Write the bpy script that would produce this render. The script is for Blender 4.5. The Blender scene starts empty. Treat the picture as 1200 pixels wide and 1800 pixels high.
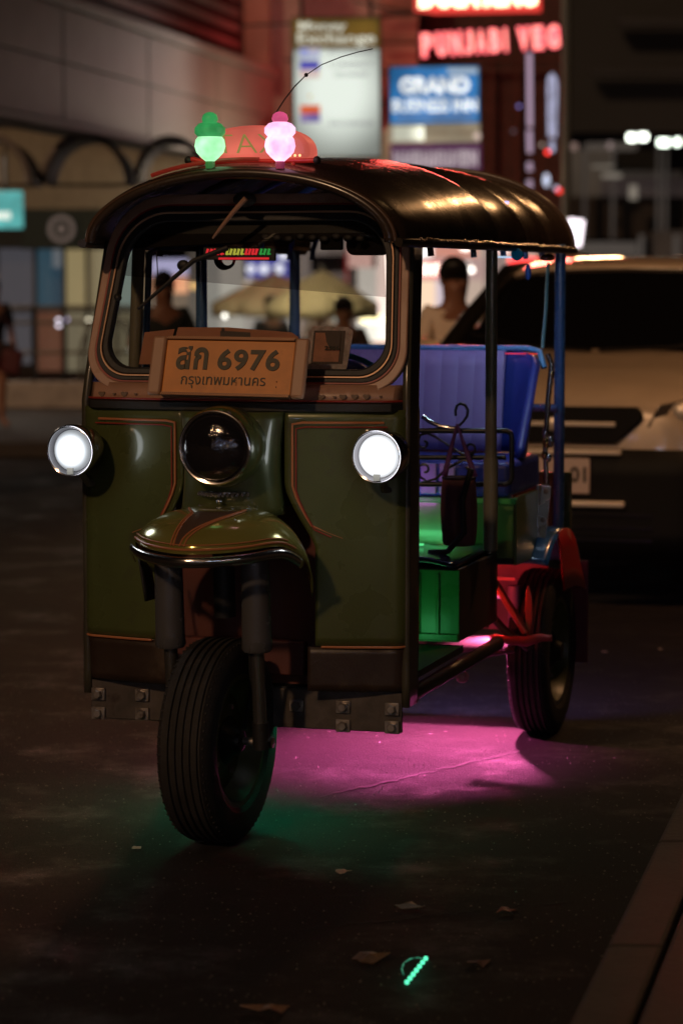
import bpy, bmesh, math, random
from mathutils import Vector, Matrix
random.seed(7)
PI = math.pi
S = bpy.context.scene
COL = S.collection
# ------------------------------------------------------------------ camera
CAMZ = 1.55
PITCH = math.atan(410/4600)
cam = bpy.data.cameras.new('camera'); camo = bpy.data.objects.new('camera', cam); COL.objects.link(camo)
camo.location = (0, 0, CAMZ); camo.rotation_euler = (PI/2-PITCH, 0, 0)
cam.sensor_fit = 'HORIZONTAL'; cam.sensor_width = 24; cam.lens = 4600/1200*24
cam.clip_start = .1; cam.clip_end = 600
cam.dof.use_dof = True; cam.dof.focus_distance = 7.25; cam.dof.aperture_fstop = 2.7; cam.dof.aperture_blades = 0
S.camera = camo
# ------------------------------------------------------------------ night sky, one weak warm key, exposure
w = bpy.data.worlds.new('World'); S.world = w; w.use_nodes = True
nt = w.node_tree; bg = nt.nodes['Background']
bg.inputs[0].default_value = (.30, .20, .19, 1); bg.inputs[1].default_value = .004
sun = bpy.data.lights.new('street_glow', 'SUN'); sun.energy = .80; sun.angle = math.radians(2.5); sun.color = (1, .60, .33)
suno = bpy.data.objects.new('street_glow', sun); COL.objects.link(suno)
_sd = Vector((.43, .91, -.54)).normalized()          # direction the light travels
suno.rotation_euler = _sd.to_track_quat('-Z', 'Y').to_euler()
S.view_settings.view_transform = 'Standard'; S.view_settings.look = 'None'
S.view_settings.exposure = -.25; S.view_settings.gamma = 1; S.view_settings.use_curve_mapping = False

# ------------------------------------------------------------------ measuring helpers (pixel + real distance -> point in the place)
TH = math.asin(.2805)
TO = Vector((-.283, 7.32, 0)); TU = Vector((math.cos(TH), -math.sin(TH), 0)); TV = Vector((math.sin(TH), math.cos(TH), 0))
CP = Vector((0, 0, CAMZ))
def _ray(px, py):
    x, y = (px-600)/4600, -(py-900)/4600
    c, s = math.cos(PITCH), math.sin(PITCH)
    return Vector((x, c+s*y, -s+c*y))
def P(px, py, Y):
    r = _ray(px, py); return CP+r*(Y/r.y)
def G(px, py, z=0):
    r = _ray(px, py); return CP+r*((z-CAMZ)/r.z)
def _loc(p):
    q = p-TO; return Vector((q.dot(TU), q.dot(TV), q.z))
def Q(px, py, v):                                       # tuk-tuk coordinates on a cross plane v
    r = _ray(px, py); return _loc(CP+r*(((TO-CP).dot(TV)+v)/r.dot(TV)))
def QU(px, py, u):
    r = _ray(px, py); return _loc(CP+r*(((TO-CP).dot(TU)+u)/r.dot(TU)))

# ------------------------------------------------------------------ materials
MC = {}
def mat(name, col, rough=.5, metal=0, em=None, es=0, spec=.5, var=0, vscale=8, bump=0, bscale=60, coat=0, dirt=None, dscale=3, dthr=.55, rvar=0):
    if name in MC: return MC[name]
    m = bpy.data.materials.new(name); m.use_nodes = True; n = m.node_tree; b = n.nodes['Principled BSDF']
    b.inputs['Base Color'].default_value = (*col, 1); b.inputs['Roughness'].default_value = rough; b.inputs['Metallic'].default_value = metal
    b.inputs['Specular IOR Level'].default_value = spec; b.inputs['Coat Weight'].default_value = coat; b.inputs['Coat Roughness'].default_value = .08
    L = n.links; tc = n.nodes.new('ShaderNodeTexCoord')
    colsock = None
    if var:
        t = n.nodes.new('ShaderNodeTexNoise'); t.inputs['Scale'].default_value = vscale; t.inputs['Detail'].default_value = 8; L.new(tc.outputs['Object'], t.inputs['Vector'])
        r = n.nodes.new('ShaderNodeMapRange'); r.inputs[1].default_value = .3; r.inputs[2].default_value = .7; r.inputs[3].default_value = 1-var; r.inputs[4].default_value = 1+var
        L.new(t.outputs[0], r.inputs[0])
        x = n.nodes.new('ShaderNodeVectorMath'); x.operation = 'SCALE'; x.inputs[0].default_value = col; L.new(r.outputs[0], x.inputs['Scale']); colsock = x.outputs[0]
    if dirt:
        t = n.nodes.new('ShaderNodeTexNoise'); t.inputs['Scale'].default_value = dscale; t.inputs['Detail'].default_value = 10; t.inputs['Roughness'].default_value = .7; L.new(tc.outputs['Object'], t.inputs['Vector'])
        r = n.nodes.new('ShaderNodeMapRange'); r.inputs[1].default_value = dthr; r.inputs[2].default_value = dthr+.15; L.new(t.outputs[0], r.inputs[0])
        x = n.nodes.new('ShaderNodeMix'); x.data_type = 'RGBA'; L.new(r.outputs[0], x.inputs[0])
        if colsock: L.new(colsock, x.inputs[6])
        else: x.inputs[6].default_value = (*col, 1)
        x.inputs[7].default_value = (*dirt, 1); colsock = x.outputs[2]
    if colsock: L.new(colsock, b.inputs['Base Color'])
    if rvar:
        t = n.nodes.new('ShaderNodeTexNoise'); t.inputs['Scale'].default_value = vscale*1.7; t.inputs['Detail'].default_value = 6; L.new(tc.outputs['Object'], t.inputs['Vector'])
        r = n.nodes.new('ShaderNodeMapRange'); r.inputs[1].default_value = .3; r.inputs[2].default_value = .7; r.inputs[3].default_value = max(.03, rough-rvar); r.inputs[4].default_value = min(1, rough+rvar)
        L.new(t.outputs[0], r.inputs[0]); L.new(r.outputs[0], b.inputs['Roughness'])
    if bump:
        t = n.nodes.new('ShaderNodeTexNoise'); t.inputs['Scale'].default_value = bscale; t.inputs['Detail'].default_value = 8; L.new(tc.outputs['Object'], t.inputs['Vector'])
        bp = n.nodes.new('ShaderNodeBump'); bp.inputs['Strength'].default_value = bump; bp.inputs['Distance'].default_value = .01; L.new(t.outputs[0], bp.inputs['Height']); L.new(bp.outputs[0], b.inputs['Normal'])
    if em:
        b.inputs['Emission Color'].default_value = (*em, 1); b.inputs['Emission Strength'].default_value = es
    MC[name] = m; return m
def glow(name, col, s, uneven=0, sc=1.5):
    if name in MC: return MC[name]
    m = mat(name, (.02, .02, .02), .5, em=col, es=s)
    if uneven:
        n = m.node_tree; b = n.nodes['Principled BSDF']; tc = n.nodes.new('ShaderNodeTexCoord')
        t = n.nodes.new('ShaderNodeTexNoise'); t.inputs['Scale'].default_value = sc; t.inputs['Detail'].default_value = 2; n.links.new(tc.outputs['Object'], t.inputs['Vector'])
        r = n.nodes.new('ShaderNodeMapRange'); r.inputs[1].default_value = .35; r.inputs[2].default_value = .65; r.inputs[3].default_value = s*(1-uneven); r.inputs[4].default_value = s*(1+uneven)
        n.links.new(t.outputs[0], r.inputs[0]); n.links.new(r.outputs[0], b.inputs['Emission Strength'])
    return m
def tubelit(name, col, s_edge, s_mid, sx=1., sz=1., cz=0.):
    """glowing front of a light box: brighter near the origin, in the object's own coordinates"""
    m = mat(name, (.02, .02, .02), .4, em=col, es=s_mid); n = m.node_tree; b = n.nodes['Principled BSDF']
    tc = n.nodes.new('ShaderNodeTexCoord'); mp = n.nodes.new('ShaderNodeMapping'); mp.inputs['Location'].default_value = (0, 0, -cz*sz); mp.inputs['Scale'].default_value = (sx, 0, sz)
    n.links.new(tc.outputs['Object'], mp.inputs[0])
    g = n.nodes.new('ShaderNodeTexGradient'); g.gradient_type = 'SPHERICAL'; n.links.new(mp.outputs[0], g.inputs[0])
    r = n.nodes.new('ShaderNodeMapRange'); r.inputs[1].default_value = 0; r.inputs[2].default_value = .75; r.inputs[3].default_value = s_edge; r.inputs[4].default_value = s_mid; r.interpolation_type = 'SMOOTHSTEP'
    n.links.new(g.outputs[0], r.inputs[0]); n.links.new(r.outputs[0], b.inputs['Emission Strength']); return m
def glassmat(name, tint=(1, 1, 1), refl=.1, rough=.03):
    if name in MC: return MC[name]
    m = bpy.data.materials.new(name); m.use_nodes = True; n = m.node_tree; n.nodes.remove(n.nodes['Principled BSDF'])
    t = n.nodes.new('ShaderNodeBsdfTransparent'); t.inputs[0].default_value = (*tint, 1)
    g = n.nodes.new('ShaderNodeBsdfGlossy'); g.inputs['Roughness'].default_value = rough
    f = n.nodes.new('ShaderNodeFresnel'); f.inputs[0].default_value = 1.45
    x = n.nodes.new('ShaderNodeMixShader'); n.links.new(f.outputs[0], x.inputs[0]); n.links.new(t.outputs[0], x.inputs[1]); n.links.new(g.outputs[0], x.inputs[2])
    n.links.new(x.outputs[0], n.nodes['Material Output'].inputs[0]); MC[name] = m; return m

BLACK = mat('black_rubber', (.012, .012, .012), .55, bump=.15, bscale=90)
TYRE = mat('tyre_rubber', (.018, .016, .015), .75, var=.3, vscale=20, bump=.3, bscale=140, dirt=(.05, .038, .030), dscale=9, dthr=.58)
CHROME = mat('chrome', (.75, .75, .77), .12, 1, rvar=.06, vscale=20)
STEEL = mat('worn_steel', (.30, .27, .25), .42, .8, var=.3, vscale=25, rvar=.15, dirt=(.08, .05, .035), dscale=14)
GREEN = mat('olive_green_paint', (.080, .098, .030), .30, .2, var=.16, vscale=3, coat=.6, rvar=.12, bump=.35, bscale=3.5, dirt=(.060, .055, .030), dscale=5, dthr=.57)
DKBROWN = mat('dark_brown_skirt', (.035, .022, .016), .38, var=.25, rvar=.1, bump=.1, dirt=(.08, .055, .035), dscale=7)
TAN = mat('tan_cream_paint', (.40, .23, .155), .34, var=.12, vscale=9, rvar=.1, dirt=(.20, .10, .06), dscale=8, dthr=.6)
ORANGE = mat('orange_pinstripe', (.46, .17, .07), .4)
REDLN = mat('dark_red_line', (.28, .03, .02), .4)
CANVAS = mat('brown_roof_vinyl', (.042, .027, .018), .25, var=.15, vscale=3, bump=.12, bscale=9, rvar=.06)
DKLIN = mat('dark_lining', (.012, .011, .011), .6)
BLUET = mat('blue_painted_tube', (.07, .17, .38), .28, coat=.3, rvar=.08)
OLTUBE = mat('olive_painted_post', (.20, .19, .14), .28, coat=.3, var=.15)
SEATB = mat('royal_blue_vinyl', (.028, .045, .27), .40, rvar=.08, bump=.12, bscale=25)
SEATV = mat('lavender_vinyl', (.34, .26, .50), .5, rvar=.08, bump=.10, bscale=25)
GRNPAN = mat('green_floor_panel', (.06, .30, .08), .33, var=.15, rvar=.1)
PLASTG = mat('dark_grey_plastic', (.16, .16, .17), .24, .55, rvar=.08)
DKRED = mat('dark_red_paint', (.10, .022, .015), .5, var=.2)

# ------------------------------------------------------------------ mesh helpers
def link(o, parent=None):
    COL.objects.link(o)
    if parent is not None: o.parent = parent
    return o
def tag(o, label=None, cat=None, group=None, kind=None):
    if label: o['label'] = label
    if cat: o['category'] = cat
    if group: o['group'] = group
    if kind: o['kind'] = kind
    return o
def thing(name, label, cat, loc=(0, 0, 0), rz=0, group=None):
    o = bpy.data.objects.new(name, None); o.empty_display_size = .2; link(o); o.location = loc; o.rotation_euler = (0, 0, rz)
    return tag(o, label, cat, group)
class B:
    def __init__(s): s.v = []; s.f = []
    def add(s, vs, fs):
        k = len(s.v); s.v += [tuple(p) for p in vs]; s.f += [tuple(i+k for i in f) for f in fs]; return s
    def box(s, c, d, rot=None):
        vs = []
        for z in (-1, 1):
            for y in (-1, 1):
                for x in (-1, 1):
                    p = Vector((x*d[0]/2, y*d[1]/2, z*d[2]/2))
                    if rot is not None: p = rot @ p
                    vs.append(p+Vector(c))
        return s.add(vs, [(0, 2, 3, 1), (4, 5, 7, 6), (0, 1, 5, 4), (2, 6, 7, 3), (0, 4, 6, 2), (1, 3, 7, 5)])
    def tube(s, pts, r, n=10, closed=False, caps=True):
        pts = [Vector(p) for p in pts]; m = len(pts); rr = r if isinstance(r, (list, tuple)) else [r]*m
        up = None; rings = []
        for i, p in enumerate(pts):
            a = pts[i-1] if (i > 0 or closed) else p; b = pts[(i+1) % m] if (i < m-1 or closed) else p
            t = (b-a).normalized()
            if up is None: up = t.orthogonal().normalized()
            up = (up-t*up.dot(t)); up = up.normalized() if up.length > 1e-6 else t.orthogonal().normalized()
            w_ = t.cross(up); rings.append([p+(up*math.cos(2*PI*k/n)+w_*math.sin(2*PI*k/n))*rr[i] for k in range(n)])
        vs = [q for ring in rings for q in ring]; fs = []
        for i in range(m if closed else m-1):
            j = (i+1) % m
            for k in range(n): fs.append((i*n+k, i*n+(k+1) % n, j*n+(k+1) % n, j*n+k))
        if caps and not closed: fs += [tuple(range(n))[::-1], tuple((m-1)*n+k for k in range(n))]
        return s.add(vs, fs)
    def lathe(s, prof, c, axis=(0, 0, 1), n=32, close=True):
        ax = Vector(axis).normalized(); u = ax.orthogonal().normalized(); w_ = ax.cross(u); c = Vector(c); m = len(prof)
        vs = [c+ax*h+(u*math.cos(2*PI*k/n)+w_*math.sin(2*PI*k/n))*max(r, 1e-5) for r, h in prof for k in range(n)]
        fs = []
        for i in range(m-1):
            for k in range(n): fs.append((i*n+k, i*n+(k+1) % n, (i+1)*n+(k+1) % n, (i+1)*n+k))
        return s.add(vs, fs)
    def ball(s, c, r, n=16, sc=(1, 1, 1)):
        m = n//2; vs = []; c = Vector(c)
        for i in range(m+1):
            a = PI*i/m
            for k in range(n):
                b = 2*PI*k/n; vs.append(c+Vector((r*math.sin(a)*math.cos(b)*sc[0], r*math.sin(a)*math.sin(b)*sc[1], r*math.cos(a)*sc[2])))
        fs = [(i*n+k, (i+1)*n+k, (i+1)*n+(k+1) % n, i*n+(k+1) % n) for i in range(m) for k in range(n)]
        return s.add(vs, fs)
    def grid(s, fn, nu, nv):
        vs = [fn(i/nu, j/nv) for j in range(nv+1) for i in range(nu+1)]
        return s.add(vs, [(j*(nu+1)+i, j*(nu+1)+i+1, (j+1)*(nu+1)+i+1, (j+1)*(nu+1)+i) for j in range(nv) for i in range(nu)])
    def band(s, A, Bo, front, back):
        """ring between two outlines; front/back map (u,z)->Vector"""
        n = len(A); vs = [front(p) for p in A]+[front(p) for p in Bo]+[back(p) for p in Bo]+[back(p) for p in A]
        fs = []
        for l in range(4):
            l2 = (l+1) % 4
            for i in range(n): j = (i+1) % n; fs.append((l*n+i, l*n+j, l2*n+j, l2*n+i))
        return s.add(vs, fs)
    def slab(s, A, front, back):
        n = len(A); vs = [front(p) for p in A]+[back(p) for p in A]
        return s.add(vs, [tuple(range(n)), tuple(range(2*n-1, n-1, -1))]+[(i, n+i, n+(i+1) % n, (i+1) % n) for i in range(n)])
    def build(s, name, m, parent=None, smooth=True, bevel=0, solid=0, seg=2, label=None, sub=0, ang=38, soff=-1):
        me = bpy.data.meshes.new(name); me.from_pydata(s.v, [], s.f); me.validate()
        bm = bmesh.new(); bm.from_mesh(me); bmesh.ops.remove_doubles(bm, verts=bm.verts, dist=1e-5); bmesh.ops.recalc_face_normals(bm, faces=bm.faces); bm.to_mesh(me); bm.free()
        if smooth: me.shade_smooth(); me.set_sharp_from_angle(angle=math.radians(ang))
        me.materials.append(m); o = bpy.data.objects.new(name, me); link(o, parent)
        if solid: k = o.modifiers.new('solid', 'SOLIDIFY'); k.thickness = solid; k.offset = soff
        if sub: k = o.modifiers.new('sub', 'SUBSURF'); k.levels = sub; k.render_levels = sub
        if bevel: k = o.modifiers.new('bevel', 'BEVEL'); k.width = bevel; k.segments = seg; k.limit_method = 'ANGLE'; k.angle_limit = math.radians(35)
        if label: o['label'] = label
        return o
def rpoly(pts, rad, n=8):
    out = []; m = len(pts)
    for i in range(m):
        p = Vector((*pts[i], 0)); a = Vector((*pts[i-1], 0)); b = Vector((*pts[(i+1) % m], 0)); r = rad[i] if isinstance(rad, (list, tuple)) else rad
        if r <= 0: out.append((p.x, p.y)); continue
        da = (a-p).normalized(); db = (b-p).normalized(); h = da.angle(db)/2; d = r/math.tan(h)
        c = p+(da+db).normalized()*(r/math.sin(h)); s0 = p+da*d-c; s1 = p+db*d-c; t = s0.angle(s1)
        for k in range(n+1):
            q = k/n; v = (s0*math.sin((1-q)*t)+s1*math.sin(q*t))/math.sin(t); out.append((c.x+v.x, c.y+v.y))
    return out
def rect(w_, h, cx=0, cz=0): return [(cx-w_/2, cz-h/2), (cx+w_/2, cz-h/2), (cx+w_/2, cz+h/2), (cx-w_/2, cz+h/2)]
def text(name, s, size, m, parent, loc, rot=(PI/2, 0, 0), depth=.002, width=None, bold=0, height=None, shear=0, space=1, mtx=None):
    cu = bpy.data.curves.new(name, 'FONT'); cu.body = s; cu.size = size; cu.extrude = depth; cu.align_x = 'CENTER'; cu.align_y = 'CENTER'; cu.offset = bold; cu.shear = shear; cu.space_character = space; cu.resolution_u = 4
    t = bpy.data.objects.new(name, cu); COL.objects.link(t); dg = bpy.context.evaluated_depsgraph_get(); dg.update()
    me = bpy.data.meshes.new_from_object(t.evaluated_get(dg)); bpy.data.objects.remove(t); me.name = name
    xs = [v.co.x for v in me.vertices]; ys = [v.co.y for v in me.vertices]
    if xs:
        W, H = max(xs)-min(xs), max(ys)-min(ys); cx, cy = (max(xs)+min(xs))/2, (max(ys)+min(ys))/2
        fx = width/W if width else 1; fy = height/H if height else (fx if width else 1)
        for v in me.vertices: v.co.x = (v.co.x-cx)*fx; v.co.y = (v.co.y-cy)*fy
    me.materials.clear(); me.materials.append(m); o = bpy.data.objects.new(name, me); link(o, parent)
    if mtx is not None: o.matrix_local = mtx
    else: o.location = loc; o.rotation_euler = rot
    return o
def lamp(name, kind, loc, col, e, parent, size=.1, rot=None, spot=None, blend=.5, sy=None, spread=None):
    l = bpy.data.lights.new(name, kind); l.energy = e; l.color = col
    if spread: l.spread = math.radians(spread)
    if kind == 'AREA':
        l.size = size
        if sy: l.shape = 'RECTANGLE'; l.size_y = sy
    else: l.shadow_soft_size = size
    if kind == 'SPOT': l.spot_size = math.radians(spot); l.spot_blend = blend
    o = bpy.data.objects.new(name, l); link(o, parent); o.location = loc
    if rot is not None: o.rotation_euler = Vector(rot).normalized().to_track_quat('-Z', 'Y').to_euler()
    return o

# ================================================================== GROUND, ROAD, PAVEMENTS
def asphalt():
    m = bpy.data.materials.new('asphalt'); m.use_nodes = True; n = m.node_tree; L = n.links; b = n.nodes['Principled BSDF']
    tc = n.nodes.new('ShaderNodeTexCoord')
    def noise(sc, det=8, r=.6):
        t = n.nodes.new('ShaderNodeTexNoise'); t.inputs['Scale'].default_value = sc; t.inputs['Detail'].default_value = det; t.inputs['Roughness'].default_value = r; L.new(tc.outputs['Object'], t.inputs['Vector']); return t.outputs[0]
    def mr(s, a, b_, c, d):
        r = n.nodes.new('ShaderNodeMapRange'); L.new(s, r.inputs[0])
        for i, q in enumerate((a, b_, c, d)): r.inputs[i+1].default_value = q
        return r.outputs[0]
    big = mr(noise(.9), .35, .65, .72, 1.22); fine = mr(noise(170, 5, .8), .35, .65, .35, 1.7)
    mul = n.nodes.new('ShaderNodeMath'); mul.operation = 'MULTIPLY'; L.new(big, mul.inputs[0]); L.new(fine, mul.inputs[1])
    x = n.nodes.new('ShaderNodeVectorMath'); x.operation = 'SCALE'; x.inputs[0].default_value = (.019, .0145, .0135); L.new(mul.outputs[0], x.inputs['Scale']); L.new(x.outputs[0], b.inputs['Base Color'])
    L.new(mr(noise(2.3, 9, .68), .50, .68, .88, .46), b.inputs['Roughness']); b.inputs['Specular IOR Level'].default_value = .30
    h = n.nodes.new('ShaderNodeMath'); h.operation = 'ADD'; L.new(mr(noise(150, 5, .75), 0, 1, 0, 1.1), h.inputs[0]); L.new(mr(noise(9, 8), 0, 1, 0, .8), h.inputs[1])
    bp = n.nodes.new('ShaderNodeBump'); bp.inputs['Strength'].default_value = .8; bp.inputs['Distance'].default_value = .012; L.new(h.outputs[0], bp.inputs['Height']); L.new(bp.outputs[0], b.inputs['Normal'])
    return m
ASPH = asphalt()
tag(B().add([(-150, -60, 0), (150, -60, 0), (150, 300, 0), (-150, 300, 0)], [(0, 1, 2, 3)]).build('road', ASPH, smooth=False), kind='structure')
PAVE = mat('pavement_concrete', (.048, .036, .030), .7, var=.25, vscale=3, bump=.3, bscale=40, dirt=(.10, .075, .06), dscale=2)
KERB = mat('kerb_concrete', (.045, .034, .028), .7, var=.2, bump=.3)
def prismz(pts, z0, z1, name, m, **k):
    n = len(pts); o = B().add([(x, y, z0) for x, y in pts]+[(x, y, z1) for x, y in pts], [tuple(range(n, 2*n))]+[(i, (i+1) % n, n+(i+1) % n, n+i) for i in range(n)]).build(name, m, smooth=False, bevel=.012); return tag(o, kind='structure')
# near pavement (right foreground)
kx = lambda y: .438+.225*(y-4.934)
near = [(kx(-6)-.0, -6), (kx(7.6), 7.6), (1.35, 8.6), (2.25, 10), (2.25+.225*20, 30), (12, 30), (12, -6)]
prismz([(x+.13, y) for x, y in near[:5]]+near[5:], -.05, .12, 'pavement', PAVE)
for i in range(4):
    a, b_ = near[i], near[i+1]; L_ = math.hypot(b_[0]-a[0], b_[1]-a[1]); k = max(1, int(L_/1.0))
    for j in range(k):
        p = [a[0]+(b_[0]-a[0])*j/k, a[1]+(b_[1]-a[1])*j/k]; q = [a[0]+(b_[0]-a[0])*(j+1)/k, a[1]+(b_[1]-a[1])*(j+1)/k]
        if i == 0 and q[1] < 3: continue
        e = .003; dx, dy = (q[0]-p[0])*e, (q[1]-p[1])*e
        prismz([(p[0]+dx, p[1]+dy), (q[0]-dx, q[1]-dy), (q[0]-dx+.124, q[1]-dy), (p[0]+dx+.124, p[1]+dy)], -.05, .125, 'kerb', KERB)
# far pavement across the road
far = [(-40, 22.2), (-1.9, 22.8), (-.9, 24.2), (3.0, 44), (3.0, 80), (-40, 80)]
prismz([(x-.05, y+.15) for x, y in far], -.05, .12, 'pavement', PAVE)
fk = B()
for (a, b_) in zip(far[:3], far[1:4]):
    d = Vector((b_[0]-a[0], b_[1]-a[1], 0)); n_ = Vector((-d.y, d.x, 0)).normalized()*.15
    fk.add([(a[0], a[1], 0), (b_[0], b_[1], 0), (b_[0]+n_.x, b_[1]+n_.y, 0), (a[0]+n_.x, a[1]+n_.y, 0), (a[0], a[1], .124), (b_[0], b_[1], .124), (b_[0]+n_.x, b_[1]+n_.y, .124), (a[0]+n_.x, a[1]+n_.y, .124)], [(4, 5, 6, 7), (0, 1, 5, 4), (2, 3, 7, 6)])
tag(fk.build('kerb', KERB, smooth=False), kind='structure')
# crack in the asphalt and small litter
def ribbon(pts, wd, z, name, m, lab, cat):
    b = B(); vs = []
    for i, p in enumerate(pts):
        q = wd*(.5+random.random()) if 0 < i < len(pts)-1 else wd*.2
        vs += [(p.x, p.y-q, z), (p.x, p.y+q, z)]
    b.add(vs, [(2*i, 2*i+2, 2*i+3, 2*i+1) for i in range(len(pts)-1)]); return tag(b.build(name, m, smooth=False), kind='structure')
def crackpts(p0, p1, n, j):
    a, b_ = G(*p0), G(*p1); return [a.lerp(b_, i/n)+Vector((random.uniform(-j, j), random.uniform(-j, j)*2.2, 0)) for i in range(n+1)]
TAR = mat('crack_dark', (.006, .005, .005), .8)
ribbon(crackpts((560, 1402), (700, 1372), 16, .006)+crackpts((704, 1370), (935, 1318), 34, .008), .007, .0035, 'road_crack', TAR, None, None)
ribbon(crackpts((660, 1404), (720, 1560), 20, .010), .003, .0035, 'road_crack', TAR, None, None)
ribbon(crackpts((60, 1330), (270, 1382), 24, .012), .003, .0035, 'road_crack', TAR, None, None)
ribbon(crackpts((500, 1640), (1010, 1585), 40, .008), .003, .0035, 'road_crack', TAR, None, None)
ribbon(crackpts((1100, 1222), (1200, 1208), 14, .006), .004, .0035, 'road_crack', TAR, None, None)
LIT = [(603, 1538, .022, (.30, .22, .18), 'pale scrap of litter lying alone on the road in front of the three-wheeler'),
       (240, 1494, .014, (.5, .42, .38), 'tiny pale scrap of litter left of the front tyre'),
       (650, 1692, .045, (.11, .065, .04), 'brown dry leaf lying left of the green reflection'),
       (468, 1784, .050, (.16, .09, .055), 'crumpled brown leaf at the bottom edge of the road'),
       (845, 1700, .030, (.10, .06, .05), 'dark dry leaf lying right of the green reflection'),
       (720, 1600, .035, (.09, .08, .05), 'dull flat leaf on the dark road above the green reflection'),
       (890, 1608, .030, (.16, .07, .05), 'reddish leaf on the road near the right kerb'),
       (1062, 1148, .012, (.5, .35, .3), 'pale bit of litter near the shadow in front of the parked car'),
       (1160, 1143, .010, (.45, .35, .3), 'smallest pale litter speck before the parked car')]
for i, (px, py, r, c, lab) in enumerate(LIT):
    g = G(px, py); b = B(); n = 9; ring = []
    for k in range(n):
        a = 2*PI*k/n; q = r*(.6+.6*random.random()); ring.append((q*math.cos(a), q*.7*math.sin(a), .004+random.random()*r*.45))
    b.add([(0, 0, .004+r*.35)]+ring, [(0, k+1, (k+1) % n+1) for k in range(n)])
    o = b.build('dry_leaf' if 'leaf' in lab else 'litter_scrap', mat('litter%d' % i, c, .45, var=.3, vscale=60), smooth=False, solid=.002); o.location = g; tag(o, lab, 'leaf' if 'leaf' in lab else 'litter')
t = thing('green_reflection', 'short dotted green reflection on the dark road, built as glowing dots', 'reflection', G(731, 1712))  # green LED reflection in water on the road, put in as glowing dots
GB = glow('green_glint', (.12, 1, .55), 1.6); c0 = G(731, 1712)
lamp('bead_light', 'POINT', (0, 0, .03), (.12, 1, .55), .012, t, .02)  # added lamp for the glow around the reflection
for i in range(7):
    p = G(715+33*i/6, 1732-42*i/6)-c0; B().ball((p.x, p.y, .006), .0055, 10).build('bead', GB, t)  # glowing dots that stand in for the green reflection
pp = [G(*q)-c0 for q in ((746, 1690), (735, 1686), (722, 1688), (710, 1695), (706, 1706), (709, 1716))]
B().tube([(p.x, p.y, .003) for p in pp], .0016, 6).build('reflection_streak', glow('green_streak', (.1, .8, .45), .25, .8, 60), t)

# ================================================================== THE TUK-TUK
T = thing('tuk_tuk', 'olive green three-wheeled taxi with brown arched roof, orange number plate and pink underglow', 'tuk-tuk', TO, -TH)
def wv(z): return .35*(z-1.22)                     # windscreen leans back
# --- front body panels
def body_pt(s, t, z, inner):
    # t 0..1 from inner edge to rear of side
    sk = max(0, (.55-z))*.10
    if t < .62:
        u = inner+(.43-inner)*(t/.62); v = -.065*(1-(u/.43)**2)
        return Vector((s*u*(1-sk), v+sk*.35, z))
    if t < .82:
        a = (t-.62)/.20*PI/2; return Vector((s*(.43+.05*math.sin(a))*(1-sk), .05-.05*math.cos(a)+sk*.35, z))
    return Vector((s*.48*(1-sk), .05+(t-.82)/.18*.085+sk*.35, z))
def inner_u(z):
    if z > .98: return .148
    return .148+.085*min(1, max(0, (.98-z)/.16))**1.3
for s in (-1, 1):
    B().grid(lambda a, b: body_pt(s, a, .533+(1.19-.533)*b, inner_u(.533+(1.19-.533)*b)), 34, 26).build('body_panel', GREEN, T, solid=.006, soff=0)
    B().grid(lambda a, b: body_pt(s, .03+a*.97, .405+(.53-.405)*b, .20)+Vector((0, .004, 0)), 34, 6).build('lower_skirt', DKBROWN, T, solid=.006, soff=0)
    # pinstripe following the inner edge and the top edge
    def off(u, z, d=-.008): return Vector((s*u, -.065*(1-(u/.43)**2)+d, z))
    path = [off(.42, 1.155), off(.30, 1.155), off(.20, 1.155), off(.172, 1.150)]+[off(inner_u(z)+.020+.004, z) for z in [1.12, 1.07, 1.02, .98, .95, .92, .89, .87]]+[off(.27, .85), off(.31, .835)]
    B().tube(path, [.0036]*10+[.003]*2+[.001]*(len(path)-12), 6).build('pinstripe', ORANGE, T)
    p2 = [p+Vector((s*.010, -.0, -.012)) for p in path[:-1]]
    B().tube(p2, .0022, 6).build('pinstripe', REDLN, T)
    B().tube([body_pt(s, .05+.9*k/20, .531, .235)+Vector((0, -.005, 0)) for k in range(21)], .0035, 6).build('pinstripe', ORANGE, T)
    # door pillar behind the front corner
    B().grid(lambda a, b: Vector((s*(.474-.050*max(0, (.30+b*1.38-1.2))), .02+a*.105+wv(max(1.22, .36+b*1.30))*.85, .36+b*1.30)), 6, 20).build('door_pillar', mat('dark_pillar_paint', (.055, .050, .035), .35, var=.2, coat=.3), T, solid=.02, soff=0)
    # foot board edge under pillar
# inner dark red firewall and steering head behind the fork
B().box((0, .11, .66), (.46, .02, .55)).build('firewall', DKRED, T, bevel=.005)
B().box((0, .10, 1.05), (.90, .02, .28)).build('inner_dash_wall', DKLIN, T)
B().box((.08, .09, .78), (.028, .02, .028)).build('firewall_plug', BLACK, T, bevel=.004)
B().box((-.03, .07, .48), (.40, .04, .10)).build('cross_member', mat('rusty_red', (.10, .025, .02), .6, var=.3), T, bevel=.006)
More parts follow.
